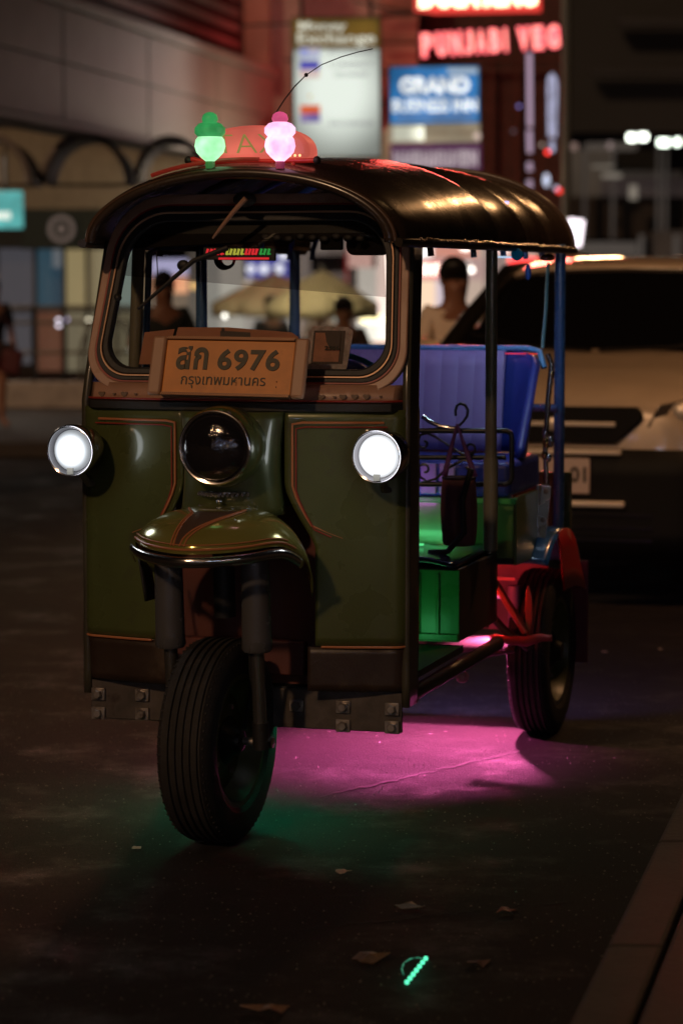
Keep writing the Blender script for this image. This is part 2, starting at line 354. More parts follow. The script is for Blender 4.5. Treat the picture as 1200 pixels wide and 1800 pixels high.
# --- nacelle column
def nac(a, b):
    z = .90+.285*b; th = -PI/2+PI*a; wd = .150-.012*math.sin(PI*b); return Vector((wd*math.sin(th), -.055-.115*math.cos(th)**.8*(1-.25*abs(b-.5)), z))
B().grid(nac, 28, 14).build('headlight_nacelle', GREEN, T, solid=.006)
B().grid(lambda a, b: Vector(((1-b)*nac(a, 1).x, (1-b)*nac(a, 1).y+b*.0, 1.185)), 28, 3).build('nacelle_top', GREEN, T)
HC = Vector((.010, 0, 1.094))
B().lathe([(.085, -.10), (.108, -.13), (.112, -.19), (.108, -.235), (.102, -.243)], HC, (0, 1, 0), 48).build('headlight_bucket', GREEN, T)
hl = B().lathe([(.098, -.238), (.103, -.246), (.100, -.254), (.0935, -.252), (.092, -.244)], HC, (0, 1, 0), 56).build('headlight', CHROME, T, label='unlit round centre headlight with chrome ring')
B().tube([HC+Vector((.0985*math.cos(2*PI*k/60), -.252, .0985*math.sin(2*PI*k/60))) for k in range(60)], .0042, 8, closed=True).build('chrome_ring', mat('bright_chrome', (.9, .86, .84), .20, 1), hl)
LENSD = mat('dark_headlight_glass', (.012, .011, .014), .06, 0, spec=.9, coat=1, bump=.25, bscale=55)
B().lathe([(.093, -.247), (.08, -.262), (.06, -.272), (.03, -.279), (0, -.281)], HC, (0, 1, 0), 48).build('lens', LENSD, hl)
# badge below headlight
bd = B(); c = Q(385, 882, -.19)
for k in range(15):
    for zz in (.018, -.018):
        bd.box((c.x-.083+.166*k/14, -.185+.05*abs((k-7)/7)**2, c.z+zz), (.008, .012, .010), Matrix.Rotation(.5, 3, 'Y'))
bd.tube([(c.x-.088+.176*k/12, -.18+.05*abs((k-6)/6)**2, c.z+.024) for k in range(13)], .003, 6)
bd.tube([(c.x-.088+.176*k/12, -.18+.05*abs((k-6)/6)**2, c.z-.024) for k in range(13)], .003, 6)
bd.ball((c.x, -.188, c.z), .009, 10)
bd.build('front_badge', mat('dull_dark_chrome', (.40, .40, .42), .25, 1), T)
# --- belt: black rubber, cream band with hearts
def around(z, dv, n=40, umax=.465):
    out = []
    for k in range(n+1):
        u = -umax+2*umax*k/n; au = abs(u); v = -.055*(1-(au/.43)**2) if au < .43 else .04*((au-.43)/.035)**2
        out.append(Vector((u, v+dv, z)))
    return out
pa = around(1.197, -.012); B().grid(lambda a, b: pa[int(round(a*40))]+Vector((0, [0, -.010, -.010, 0][int(round(b*3))], [-.014, -.010, .010, .014][int(round(b*3))])), 40, 3).build('belt_rubber', BLACK, T)
pb = around(1.23, -.004)
B().grid(lambda a, b: pb[int(round(a*40))]*1+Vector((0, .02*b, -.022+.05*b)), 40, 2).build('cream_band', TAN, T, solid=.004)
B().tube(around(1.214, -.012), .0030, 6).build('band_trim', REDLN, T)
HEART = mat('faded_heart_print', (.16, .10, .06), .6)
for i, px in enumerate([178, 202, 221, 243, 570, 592, 606, 625, 645, 668]):
    big = i % 2 == 0 or i in (4, 7); c = Q(px, 692 if px < 400 else 697, -.01); r = .0095 if big else .004
    o = [(r*1.05*math.sin(t_)**3, r*(.8*math.cos(t_)-.3*math.cos(2*t_)-.12*math.cos(3*t_))) for t_ in [2*PI*k/20 for k in range(20)]]
    k_ = min(40, max(0, int(round((c.x+.465)/.93*40)))); vb = pb[k_].y
    B().slab(o, lambda p: Vector((c.x+p[0], vb-.0015, c.z+p[1])), lambda p: Vector((c.x+p[0], vb+.004, c.z+p[1]))).build('heart_print', HEART, T, smooth=False)
# --- windscreen frame
def WO(d, zb=1.247, zt=1.780): # outline with inset d
    wb, wt = .468-d, .432-d
    return rpoly([(-wb, zb+d), (wb, zb+d), (wt, zt-d*1.25), (-wt, zt-d*1.25)], [max(.02, .105-d*.55)]*2+[max(.03, .165-d*.75)]*2, 10)
def wf(off): return lambda p: Vector((p[0], wv(p[1])+off, p[1]))
def wring(d0, d1, f, bk, name, m, **k): return B().band(WO(d0), WO(d1), wf(f), wf(bk)).build(name, m, T, **k)
wring(-.010, .013, -.006, .03, 'windscreen_frame', TAN, bevel=.004)
wring(.013, .017, -.009, .02, 'frame_trim', REDLN)
wring(.017, .030, -.012, .02, 'rubber_seal', BLACK, bevel=.003)
wring(.030, .0345, -.018, .01, 'frame_trim', mat('bronze_cream_trim', (.55, .33, .20), .3, .3), bevel=.001)
wring(.0345, .053, -.014, .02, 'rubber_seal', BLACK, bevel=.004)
gl = B().slab(WO(.047), wf(.004), wf(.008)).build('windscreen', glassmat('clear_glass', (.86, .86, .84)), T, smooth=False)
zf0, zf1 = Q(200, 484, .1).z, Q(690, 522, .1).z
fl = [p for p in WO(.080)]
fo = [(-.395, zf0), (.392, zf1), (.365, 1.680), (-.365, 1.680)]
B().add([wf(.010)(p) for p in fo], [(0, 1, 2, 3)]).build('tint_film', glassmat('tint_film', (.58, .55, .55)), gl, smooth=False)
# black header behind the top of the glass
B().add([wf(.014)(p) for p in [(-.40, Q(300, 436, .15).z), (.40, Q(600, 412, .15).z), (.39, 1.76), (-.39, 1.76)]], [(0, 1, 2, 3)]).build('sun_strip', DKLIN, T, smooth=False, solid=.003)
for k in range(9):
    p = wf(.012)((.02+.035*k, Q(600, 416+(k % 3)*2, .15).z)); B().ball(p, .012, 10, (1.2, .4, .9)).build('sun_strip_tassel', DKLIN, T)
# --- number plate
PLO = mat('orange_retro_plate', (.62, .215, .022), .42, var=.12, vscale=14, dirt=(.44, .15, .018), dscale=6, dthr=.55)
PLF = mat('tan_plate_frame', (.40, .22, .13), .4, var=.06)
PLT = mat('plate_dark_text', (.035, .030, .012), .5, var=.3, vscale=60)
pc = Q(402, 646, -.10); a21 = math.atan(.35)
np_ = B().box((0, 0, 0), (.375, .010, .155)).build('number_plate', PLO, T, bevel=.003)
np_.location = pc; np_.rotation_euler = (-a21, math.radians(.6), 0)
for s in (-1, 1): B().box((s*.207, -.004, 0), (.040, .022, .170)).build('plate_clamp', PLF, np_, bevel=.007)
for s in (-1, 1):
    b = B().box((0, -.004, s*.081), (.374, .014, .010)); b.build('plate_edge', mat('dark_bronze', (.09, .045, .025), .4, .3), np_, bevel=.002)
    for k in range(0, 60): pass
for s in (-1, 1):
    kn = B()
    for k in range(62): kn.box((-.183+.006*k, -.0125, s*.081), (.0022, .004, .010), Matrix.Rotation(.6, 3, 'Y'))
    kn.build('knurled_beading', mat('bronze_beading', (.30, .16, .09), .35, .5), np_, smooth=False)['kind'] = 'stuff'
text('plate_letters', '\u0e2a\u0e01', .1, PLT, np_, (-.107, -.0065, .024), depth=.0015, width=.092, height=.068, bold=.003, space=1.1)
text('plate_number', '6976', .1, PLT, np_, (.058, -.0065, .021), depth=.0015, width=.180, height=.062, bold=.003, space=1.1)
text('plate_province', '\u0e01\u0e23\u0e38\u0e07\u0e40\u0e17\u0e1e\u0e21\u0e2b\u0e32\u0e19\u0e04\u0e23', .04, PLT, np_, (-.010, -.0065, -.046), depth=.0012, width=.245, height=.034)
for s in (-1, 1): B().box((s*.10, .05, -.03), (.02, .09, .012)).build('plate_bracket', BLACK, np_)
for dz in (-.04, -.055): B().ball((.145, -.006, dz), .0022, 8).build('rivet', CHROME, np_)
# --- side headlights (lit)
HLW = tubelit('lit_lens', (.93, .96, 1), .5, 5.0, 15.5, 15.5)
for s, c in ((-1, Q(126, 792, -.12)), (1, Q(664, 802, -.12))):
    ax = Vector((-.10 if s < 0 else -.12, -1, -.02)).normalized()
    sl = B().lathe([(.012, -.13), (.045, -.115), (.066, -.07), (.073, -.02), (.074, .004), (.071, .012), (.066, .010), (.0595, -.006)], c, ax, 44).build('side_headlight', mat('chrome_lamp_shell', (.40, .38, .40), .18, 1, rvar=.06), T)
    ln = B().lathe([(.0585, -.006), (.050, .004), (.033, .011), (0, .014)], (0, 0, 0), ax, 40).build('lamp_lens', HLW if s > 0 else tubelit('lit_lens_uneven', (.88, .94, 1), .30, 3.4, 17, 17), sl); ln.location = c
    B().lathe([(.064, .004), (.067, .012), (.0715, .010)], c, ax, 44).build('lamp_ring', CHROME, sl)
    lamp('headlight_glow', 'POINT', c+Vector((0, -.05, 0)), (.9, .94, 1), .7, sl, .05)
    B().box(c+Vector((0, -.012, -.057)), (.018, .006, .018)).build('lamp_notch', mat('frosted_grey', (.25, .25, .22), .5), sl)
    B().tube([c+Vector((0, .05, -.06)), c+Vector((-s*.01, .10, -.10)), Vector((s*.44, .02, c.z-.10))], .010, 8).build('lamp_stalk', STEEL, sl)
    B().lathe([(.0755, -.05), (.080, -.01), (.079, .025)], c+Vector((0, 0, .001)), ax, 44).build('lamp_hood', PLASTG, sl) if False else None
# --- front wheel assembly, turned a little
ST = math.radians(3.5); AX = Vector((-.002, -.19, .283))
RS = Matrix.Rotation(-ST, 4, 'Z')
def wheel(parent, R, w_, loc, rz, rimcol, front):
    wh = bpy.data.objects.new('wheel', None); link(wh, parent); wh.location = loc; wh.rotation_euler = (0, 0, rz)
    h = w_/2; g = .006
    prof = [(R*.62, -h*.78), (R*.70, -h*.98), (R*.84, -h*1.02), (R*.93, -h*.93), (R*.975, -h*.74)]
    for x in (-.62, -.34, -.06, .22, .50):
        prof += [(R*(.99-.02*abs(x)), h*x), (R*.992, h*(x+.02)), (R*.995-.0, h*(x+.17)), (R*.995-g-.002, h*(x+.19)), (R*.995-g-.002, h*(x+.25))]
    prof += [(R*.985, h*.78), (R*.93, h*.93), (R*.84, h*1.02), (R*.70, h*.98), (R*.62, h*.78)]
    ty = B().lathe(prof, (0, 0, 0), (1, 0, 0), 72).build('tyre', TYRE, wh, ang=25)
    tr = B()
    for k in range(72):
        a = 2*PI*k/72
        for s in (-1, 1):
            c = Vector((s*h*.84, R*.950*math.cos(a), R*.950*math.sin(a))); tr.box(c, (w_*.05, .008, .005), Matrix.Rotation(a, 3, 'X'))
    tr.build('tread_lug', TYRE, wh, smooth=False)['kind'] = 'stuff'
    B().lathe([(R*.63, -h*.80), (R*.66, -h*.86), (R*.60, -h*.86), (R*.57, -h*.4), (R*.50, -.01), (R*.22, .012), (R*.20, .03), (R*.50, .008), (R*.57, h*.45), (R*.60, h*.86), (R*.66, h*.86), (R*.63, h*.80)], (0, 0, 0), (1, 0, 0), 48).build('rim', rimcol, wh)
    B().lathe([(0, -.075), (R*.10, -.07), (R*.14, -.05), (R*.24, -.03), (R*.24, .03), (R*.14, .05), (R*.10, .07), (0, .075)], (0, 0, 0), (1, 0, 0), 28).build('hub', mat('black_hub', (.02, .02, .02), .4, .4), wh)
    for k in range(5):
        a = 2*PI*k/5; B().lathe([(.008, .0), (.008, .022), (0, .024)], (.008, R*.33*math.cos(a), R*.33*math.sin(a)), (1, 0, 0), 6).build('wheel_nut', STEEL, wh)
    return wh
RIM = mat('olive_rim', (.06, .065, .02), .4, var=.25, vscale=12, dirt=(.04, .035, .02), dscale=8)
wheel(T, .283, .150, AX, -ST, RIM, True)
def FS(a, b, z): # steering frame -> tuk local
    q = RS @ Vector((a, b, 0)); return Vector((AX.x+q.x, AX.y+q.y, z))
for s in (-1, 1):
    fk_ = B().lathe([(.038, .0), (.043, .008), (.041, .04), (.039, .20), (.037, .27)], (0, 0, 0), (0, 0, 1), 28).build('fork_leg', PLASTG, T)
    fk_.location = FS(s*.128, -.035, .54); fk_.rotation_euler = (math.radians(3), 0, -ST)
    B().tube([(0, 0, .01), (0, .012, -.235)], .019, 20).build('fork_slider', mat('dull_steel_tube', (.30, .29, .28), .25, .9), fk_)
    B().tube([(0, .012, -.20), (0, .014, -.275)], .023, 16).build('fork_foot', BLACK, fk_)
B().tube([FS(-.15, 0, .283), FS(.15, 0, .283)], .011, 12).build('front_axle', STEEL, T)
B().lathe([(.016, 0), (.016, .012), (0, .013)], FS(.148, 0, .283), RS.to_3x3() @ Vector((1, 0, 0)), 6).build('axle_nut', CHROME, T)
B().tube([FS(0, .05, .62), FS(0, .03, .87)], .030, 16).build('steering_head', BLACK, T)
B().box(FS(0, -.0, .84), (.30, .07, .05), Matrix.Rotation(-ST, 3, 'Z')).build('fork_yoke', BLACK, T, bevel=.01)
B().tube([FS(.07, .02, .80), FS(.10, -.02, .6), FS(.085, .03, .42), FS(.06, .04, .31)], .006, 8).build('brake_hose', BLACK, T)
# mudguard: wide domed shell
def gz(al):
    a = abs(al); t = max(0, (a-1.05))/1.1; return .818+.016*min(1, a/.9)**2-.20*min(1, t)**1.4
def guard(al, rho, lift=0, out=0):
    zl = gz(al); a, b = .245+out, .275+out
    pinch = 1-.06*math.exp(-(al/.12)**2)*0
    h = (.932-zl)*max(0, 1-rho**3)**.62
    nose = .012*math.exp(-(al/.25)**2)*rho**3
    return FS(.022+a*math.sin(al)*rho, -.0-b*math.cos(al)*rho*(1 if abs(al) < PI/2 else .8)-nose, zl+h+lift)
AM = 2.05
B().grid(lambda x, y: guard(-AM+2*AM*x, .02+.975*y), 60, 18).build('mudguard', mat('glossy_olive_paint', (.34, .32, .08), .18, .5, coat=1, var=.06), T, solid=.004)
def lipz(x, y):
    al = -1.35+2.7*x; return guard(al, 1, .002-.030*y, .002+.012*math.sin(PI*(.15+.8*y)))
B().grid(lipz, 60, 4).build('mudguard_lip', mat('polished_lip', (.85, .83, .80), .20, 1, bump=.15, bscale=25), T, solid=.003)
B().tube([guard(-1.3+2.6*k/50, .985, .003) for k in range(51)], .0032, 6).build('mudguard_stripe', ORANGE, T)
B().tube([guard(-1.2+2.4*k/50, .965, .004) for k in range(51)], .0016, 6).build('mudguard_stripe', ORANGE, T)
for dd in (0, .035):
    B().tube([guard(-.16-dd*1.2-.10*(k/14)-.5*max(0, (k-10)/4)**2, .97-.55*k/14, .003) for k in range(15)], .0026, 6).build('mudguard_stripe', ORANGE, T)
    B().tube([guard(-.08+dd*1.6+.95*(k/14)**1.5, .97-.50*(k/14)**.9, .003) for k in range(15)], .0026, 6).build('mudguard_stripe', ORANGE, T)
B().grid(lambda x, y: guard((-.15-.10*(1-y))+(.06+.95*(1-y)**1.5+.06*(1-y))*x, .46+.50*y, .0018), 12, 14).build('mudguard_wedge', mat('bronze_wedge', (.14, .09, .07), .3, .4), T)
for s in (-1,):   # rubber flap under the guard
    B().grid(lambda x, y: FS(s*(.232-.02*y), -.02+.07*x, .78-.12*y), 4, 4).build('guard_flap', BLACK, T, solid=.006)
# --- bumper plate with washers and bolts
B().box((.0, .03, .343), (.925, .012, .112)).build('bumper_plate', mat('greasy_steel_plate', (.10, .085, .075), .5, .5, var=.35, vscale=18, dirt=(.05, .035, .03), dscale=9), T, bevel=.003)
B().box((-.0, .06, .395), (.94, .05, .015)).build('bumper_shelf', BLACK, T)
for px, py in ((173, 1220), (250, 1222), (173, 1254), (250, 1255), (521, 1240), (603, 1243), (603, 1276), (689, 1247), (689, 1279)):
    c = Q(px, py, .02)
    bo = B().box((c.x, .0195, c.z), (.042, .008, .036)).build('bolt_washer', STEEL, T, bevel=.002)
    B().lathe([(.014, 0), (.014, .010), (.011, .013), (0, .013)], (c.x, .0155, c.z), (0, -1, 0), 6).build('bolt_head', STEEL, bo)
# --- floor pan, chassis rails
FL = mat('dark_floor', (.03, .03, .03), .5, var=.3)
B().box((0, .48, .425), (.92, .56, .02)).build('floor_pan', FL, T)
for s in (-1, 1):
    B().tube([(s*.455, .07, .375), (s*.455, .6, .375), (s*.455, 1.25, .375)], .022, 12).build('chassis_rail', mat('dark_chassis', (.035, .03, .022), .4, .3, var=.3), T)
    B().tube([(s*.22, .05, .44), (s*.22, 2.0, .44)], .025, 10).build('chassis_beam', MC['dark_chassis'], T)
B().box((0, 1.52, .50), (.55, .5, .06)).build('engine_cover', MC['dark_chassis'], T, bevel=.01)
# step box under the passenger floor: ribbed green front
gbx = B().box((.015, 1.03, .555), (.86, .52, .225)).build('step_box', mat('dark_box_side', (.05, .035, .03), .5, var=.2), T, bevel=.004)
B().box((.015, .765, .553), (.86, .006, .22)).build('box_front', GRNPAN, gbx)
for k in range(13): B().box((-.34+.06*k, .758, .553), (.010, .012, .20)).build('box_rib', GRNPAN, gbx, bevel=.003)
B().box((.015, .757, .458), (.86, .014, .022)).build('box_bottom_rail', GRNPAN, gbx, bevel=.003)
B().grid(lambda a, b: Vector((-.42+.86*a, .70+.60*b, .690+.006*math.sin(a*23+b*5)+.008*math.sin(a*9)*(1-b))), 40, 8).build('floor_mat', mat('glossy_dark_blue_mat', (.015, .018, .05), .15, spec=.8), T, solid=.012)
B().tube([(.405, 1.24, .43), (.43, 1.27, .56), (.42, 1.25, .66), (.44, 1.26, .70)], [.022, .022, .020, .014], 14).build('damper', mat('greasy_tube', (.13, .11, .08), .3, .6, var=.3), T)
# --- posts
for s in (-1, 1):
    m = OLTUBE if s > 0 else BLUET
    B().tube([(s*.478, 1.04, .70), (s*.478, 1.04, 1.665)], .0185, 18).build('roof_post', m, T, label='olive side post' if s > 0 else None)
    B().tube([(s*.478, 1.04, .70), (s*.478, 1.04, .99)], .023, 18).build('post_sleeve', m, T)
    B().tube([(s*.485, 2.07, .62), (s*.485, 2.07, 1.67)], .019, 18).build('roof_post', BLUET, T)
    if s < 0: B().tube([(s*.462, .30, .45), (s*.462, .36, 1.0), (s*.458, .42, 1.66)], .019, 14).build('cab_post', OLTUBE, T)
B().tube([(-.47, .46, .9), (-.455, .50, 1.63), (-.40, .50, 1.645), (0, .5, 1.70)], .010, 12).build('cab_frame', BLUET, T)
B().tube([(-.485, 2.05, 1.10), (.485, 2.05, 1.10)], .014, 12).build('rear_cross_bar', BLUET, T)
# bench
def bk(a, b):
    u = -.49+.85*a; rib = .018*abs(math.sin(PI*(u+.49)/.058))**.5; return Vector((u, 1.73+.06*b+.0-rib, .965+.335*b))
B().grid(bk, 140, 6).build('seat_backrest', SEATV, T, solid=.05, ang=60, label='ribbed lavender backrest of the rear bench')
def wing(s, a, b):
    t = a; u = .36+.135*math.sin(t*PI/2*.98); v = 1.73-.30*(1-math.cos(t*PI/2))*(.35+.65*(1-b)) + .06*b; return Vector((s*u, v, .965+.335*b-.05*t**3*b))
for s in (-1, 1): B().grid(lambda a, b: wing(s, a, b), 14, 8).build('seat_wing', SEATB, T, solid=.03*s, label='smooth royal blue side bolster of the bench')
B().box((0, 1.49, .905), (.985, .46, .115)).build('seat_cushion', SEATB, T, bevel=.022, seg=4)
for k in range(13): B().box((-.46+.062*k, 1.256, .905), (.052, .008, .10)).build('cushion_rib', SEATV, T, bevel=.004)
B().tube([(-.49, 1.30, .849), (.49, 1.30, .849)], .006, 8).build('cushion_piping', SEATV, T)
B().tube([(-.50, 1.74, 1.24), (-.49, 1.755, 1.30), (-.46, 1.76, 1.315), (.44, 1.76, 1.315), (.48, 1.755, 1.305), (.50, 1.74, 1.25)], .011, 12).build('bench_top_rail', mat('sky_blue_tube', (.10, .30, .55), .3), T)
rl = B()
for k in range(20): rl.ball((.36+.006*k, 1.735, 1.298), .0022, 6)
rl.build('red_light_string', glow('red_led', (1, .05, .03), 1.5), T)
B().box((0, 1.30, .735), (1.0, .03, .215)).build('seat_base', mat('olive_green_base', (.10, .17, .05), .3, var=.15, coat=.3), T, bevel=.004)
B().box((0, 1.282, .835), (1.02, .03, .020)).build('seat_base_lip', GRNPAN, T, bevel=.004)
B().box((0, 1.284, .640), (1.0, .02, .018)).build('seat_base_lip', BLACK, T, bevel=.003)
for s in (-1, 1): B().box((s*.498, 1.55, .735), (.012, .50, .22)).build('side_board', MC['olive_green_base'], T)
B().tube([(.43, .98, .96), (.40, .98, .86), (.41, .97, .76), (.36, .96, .70), (.30, .95, .695)], .010, 10).build('fuel_hose', BLACK, T)
# partition grille with scrolls
IRON = mat('dark_iron', (.045, .05, .05), .3, .5); v_ = 1.09
def gp(l, v=v_): return [Vector((q.x, v, q.z)) for q in (Q(x, y, v) for x, y in l)]
gr = B().tube(gp([(520, 757), (700, 757), (890, 757), (897, 761), (899, 770), (899, 840), (896, 848), (888, 851), (700, 851), (520, 851)]), .0085, 10).build('grab_rail', IRON, T)
B().tube(gp([(520, 804), (888, 804)]), .0080, 10).build('rail_bar', IRON, gr)
B().tube(gp([(742, 732), (755, 741), (772, 749), (795, 753), (806, 753)]), .0075, 10).build('curved_arm', CHROME, gr)
def spiral(cx, cy, r0, r1, a0, a1, n=18): return [(cx+(r0+(r1-r0)*k/n)*math.cos(a0+(a1-a0)*k/n), cy+(r0+(r1-r0)*k/n)*math.sin(a0+(a1-a0)*k/n)) for k in range(n+1)]
B().tube(gp(spiral(745, 779, 3, 11, -1.5, 3.6)+[(738, 765), (750, 761), (765, 768), (790, 784), (812, 798), (822, 800)]+spiral(825, 788, 11, 5, 1.0, -3.0, 10)), .0042, 8).build('scroll', IRON, gr)
B().tube(gp(spiral(746, 826, 3, 12, 1.8, -2.8)[::1]+[(738, 838), (750, 846), (765, 842), (785, 824), (815, 808), (824, 812)]+spiral(822, 818, 9, 4, -.5, 2.6, 10)), .0042, 8).build('scroll', IRON, gr)
B().tube(gp([(640, 760), (660, 778), (690, 800), (705, 790)]), .0042, 8).build('scroll', IRON, gr)
# silver bracket with three bolts
bq = [QU(938, 857, .50), QU(955, 857, .50), QU(948, 970, .50), QU(936, 980, .50)]
B().box((.502, 1.66, .742), (.012, .055, .235), Matrix.Rotation(-.05, 3, 'X')).build('silver_bracket', mat('brushed_aluminium', (.62, .66, .70), .3, .9, rvar=.1), T, bevel=.003)
B().box((.520, 1.635, .742), (.034, .006, .235), Matrix.Rotation(.10, 3, 'Y')).build('bracket_face', MC['brushed_aluminium'], T, bevel=.002)
for z in (.84, .745, .66): B().lathe([(.009, 0), (.009, .006), (0, .009)], (.522-(.742-z)*.10, 1.631, z), (0, -1, 0), 10).build('bracket_bolt', STEEL, T)
# ornate chrome piece beside the bench
for k, (x, y, r) in enumerate([(966, 632, .006), (969, 645, .008), (970, 658, .010), (968, 672, .008), (966, 690, .007), (963, 706, .006), (962, 724, .006), (958, 760, .012), (960, 778, .014), (968, 776, .012), (957, 800, .012), (964, 805, .010), (958, 830, .008)]):
    q = Q(x, y, 1.80); B().ball(q, r*1.25, 12, (.8, .8, 1.3)).build('side_ornament', CHROME if k % 2 else mat('brass', (.6, .4, .15), .2, 1), T)
B().tube([Q(960, 850, 1.8), Q(958, 790, 1.8), Q(963, 700, 1.8), Q(969, 640, 1.8), Q(962, 622, 1.8)], .009, 10).build('side_ornament_tube', MC['dull_dark_chrome'], T)
# --- rear wheels, fenders, flaps, suspension
for s in (-1, 1):
    wheel(T, .283, .138, (s*.492, 1.77, .283), 0, RIM, False)
    def arch(a, b, s=s):
        an = math.radians(50+90*a); r = .40+.012*math.sin(PI*b); return Vector((s*(.385+.180*b), 1.77-r*math.cos(an), .30+r*math.sin(an)))
    fd = B().grid(arch, 24, 8).build('rear_fender', mat('blue_fender_paint', (.03, .12, .26), .22, coat=.6), T, solid=.006)
    B().grid(lambda a, b: Vector((s*(.566+.020*b*(1+a)), 1.77-(.405-.02*b)*math.cos(math.radians(78+42*a)), .30+(.405-.20*b)*math.sin(math.radians(78+42*a)))), 24, 3).build('fender_flange', mat('red_fender_side', (.50, .02, .015), .3, coat=.4), fd, solid=.006)
    B().box((s*.572, 2.02, .39), (.060, .010, .36)).build('mud_flap', mat('maroon_flap', (.10, .008, .02), .5), T, bevel=.003)
    B().tube([(s*.40, 1.50, .70), (s*.41, 1.60, .60)], .01, 8).build('fender_stay', STEEL, T)
    RB = mat('red_lit_brace', (.45, .10, .06), .4, .2, var=.2)  # red and violet LED light is put into these suspension colours
    def sq(x, y, v, s=s): q_ = Q(x, y, v); q_.x *= s; return q_
    B().tube([sq(868, 1022, 1.44), sq(898, 1070, 1.44), sq(924, 1112, 1.44)], .013, 10).build('suspension_brace', RB, T)
    B().grid(lambda a, b: sq(928+2*math.sin(PI*b)+(-3.5-10*math.sin(PI*b))*(a-.5), 1030+86*b, 1.45), 6, 10).build('spring_hanger', RB, T, solid=.008)
    B().tube([sq(862, 1122, 1.43), sq(900, 1126, 1.43), sq(925, 1128, 1.43), sq(950, 1121, 1.43), sq(969, 1122, 1.43)], [.012, .015, .018, .014, .010], 12).build('trailing_arm', mat('red_lit_grease', (.28, .06, .05), .35, .3), T)
    B().tube([sq(866, 1085, 1.44), sq(888, 1110, 1.44), sq(930, 1140, 1.44)], .014, 10).build('torsion_link', MC['dark_chassis'], T)
    B().tube([sq(856, 1150, 1.42), sq(905, 1142, 1.42)], .010, 8).build('rear_cross_tube', MC['dark_chassis'], T)
    B().tube([(s*.0, 1.77, .283), (s*.40, 1.77, .30)], .030, 14).build('axle_tube', MC['dark_chassis'], T)
    B().tube([sq(903, 1030, 1.56), sq(903, 1098, 1.56)], .020, 12).build('shock_absorber', mat('violet_lit_shock', (.35, .2, .42), .35), T)
B().box((0, 2.06, .46), (.90, .015, .30)).build('rear_valance', mat('pale_red_valance', (.45, .20, .18), .5, var=.3), T)
B().ball((0, 1.77, .30), .11, 20, (.9, .8, 1)).build('differential', MC['dark_chassis'], T)
B().box((0, 2.12, .74), (1.04, .03, .26)).build('rear_panel', GREEN, T, bevel=.004)
# hanging drain bolt under chassis, pink underglow put into its colour
q = QU(812, 1190, .38); B().ball(q, .022, 14, (1, 1, .9)).build('hanging_bell', mat('pink_lit_bell', (.5, .25, .3), .4), T)
B().tube([q+Vector((0, 0, .02)), q+Vector((-.02, .03, .035)), q+Vector((.02, .12, .06))], .008, 8).build('bell_arm', MC['pink_lit_bell'], T)
# --- roof
def rw(v): return .455+.045*min(1, max(0, (v+.03)/.35))**.6
def rc(v): return 1.862+.072*min(1, max(0, (v+.03)/1.1))**.7+.006*max(0, v-1.1)
NS = [1.46, 1.80]
def roofp(a, b, dz=0):
    v = -.03+2.27*b; t = PI*(1-a); r = 0
    cs, sn = math.cos(t), math.sin(t); w_ = rw(v)-.012*(1 if b < .02 else 0)
    sag = 0
    for n0, n1 in ((1.05, 1.46), (1.46, 1.80), (1.80, 2.20)):
        if n0 < v < n1: sag = .034*math.sin(PI*(v-n0)/(n1-n0))**.8*(.45+.55*abs(cs))
    edge = -.018 if b < .01 or b > .99 else (-.004 if b < .03 or b > .97 else 0)
    zz = 1.652+(rc(v)-1.652-sag+edge)*abs(sn)**1.0
    return Vector((w_*cs*(1-sag*.9), v, zz+dz))
rf = B().grid(lambda a, b: roofp(a, b), 48, 90).build('roof', CANVAS, T, solid=.022, ang=70, label='brown vinyl roof arched over ribs')
B().tube([roofp(k/40, .008, .002) for k in range(41)], .007, 10).build('roof_front_beading', mat('brown_beading', (.09, .05, .03), .28), rf)
B().tube([roofp(k/40, .988, .004) for k in range(41)], .010, 10).build('roof_rear_beading', MC['brown_beading'], rf)
for s in (0, 1):
    x = .502 if s else -.502
    B().tube([((x/abs(x))*(rw(v5)+.002), v5, 1.650) for v5 in (-.02, .02, .08, .16, .25, .32, 1, 2.24)], .013, 10).build('eave_tube', mat('dark_eave', (.03, .022, .015), .35), T)
    fr = B()
    for k in range(120):
        v = .10+2.1*k/120; fr.ball(((x/abs(x))*(rw(v)+.014), v, 1.658+random.uniform(-.003, .003)), .0055+random.uniform(0, .003), 6, (.6, 1.3, .8))
    fr.build('eave_fringe', mat('glossy_fringe', (.30, .22, .16), .2, .3), T)
for v in (.5, 1.04, 1.46, 1.80, 2.07):
    B().tube([Vector((roofp(k/24, 0).x*.95, v, (roofp(k/24, (v+.03)/2.27).z-.035))) for k in range(25)], .010, 8).build('roof_rib', BLUET if v > 1 else BLACK, T)
# struts, reflectors hanging under the roof edge
q = Q(915, 447, 1.25); B().lathe([(0, 0), (.018, 0), (.020, -.012), (.017, -.02)], (q.x-.01, 1.25, q.z), (0, 1, 0), 20).build('blue_reflector', mat('teal_reflector', (.01, .18, .30), .2, em=(.0, .12, .25), es=.12), T)  # slight emission stands in for light the reflector would catch
q = Q(928, 478, 1.8); B().ball(q, .018, 12, (.6, .6, 1.5)).build('hanging_charm', mat('blue_charm', (.02, .09, .35), .25), T)
q = Q(962, 452, 1.9); B().ball(q, .020, 12, (1.3, 1, .7)).build('roof_bracket', MC['brass'], T)
B().tube([Q(963, 462, 1.95), Q(959, 545, 1.9), Q(953, 612, 1.85)], .0055, 8).build('roof_stay_rod', mat('teal_rod', (.20, .42, .42), .3, .4), T)
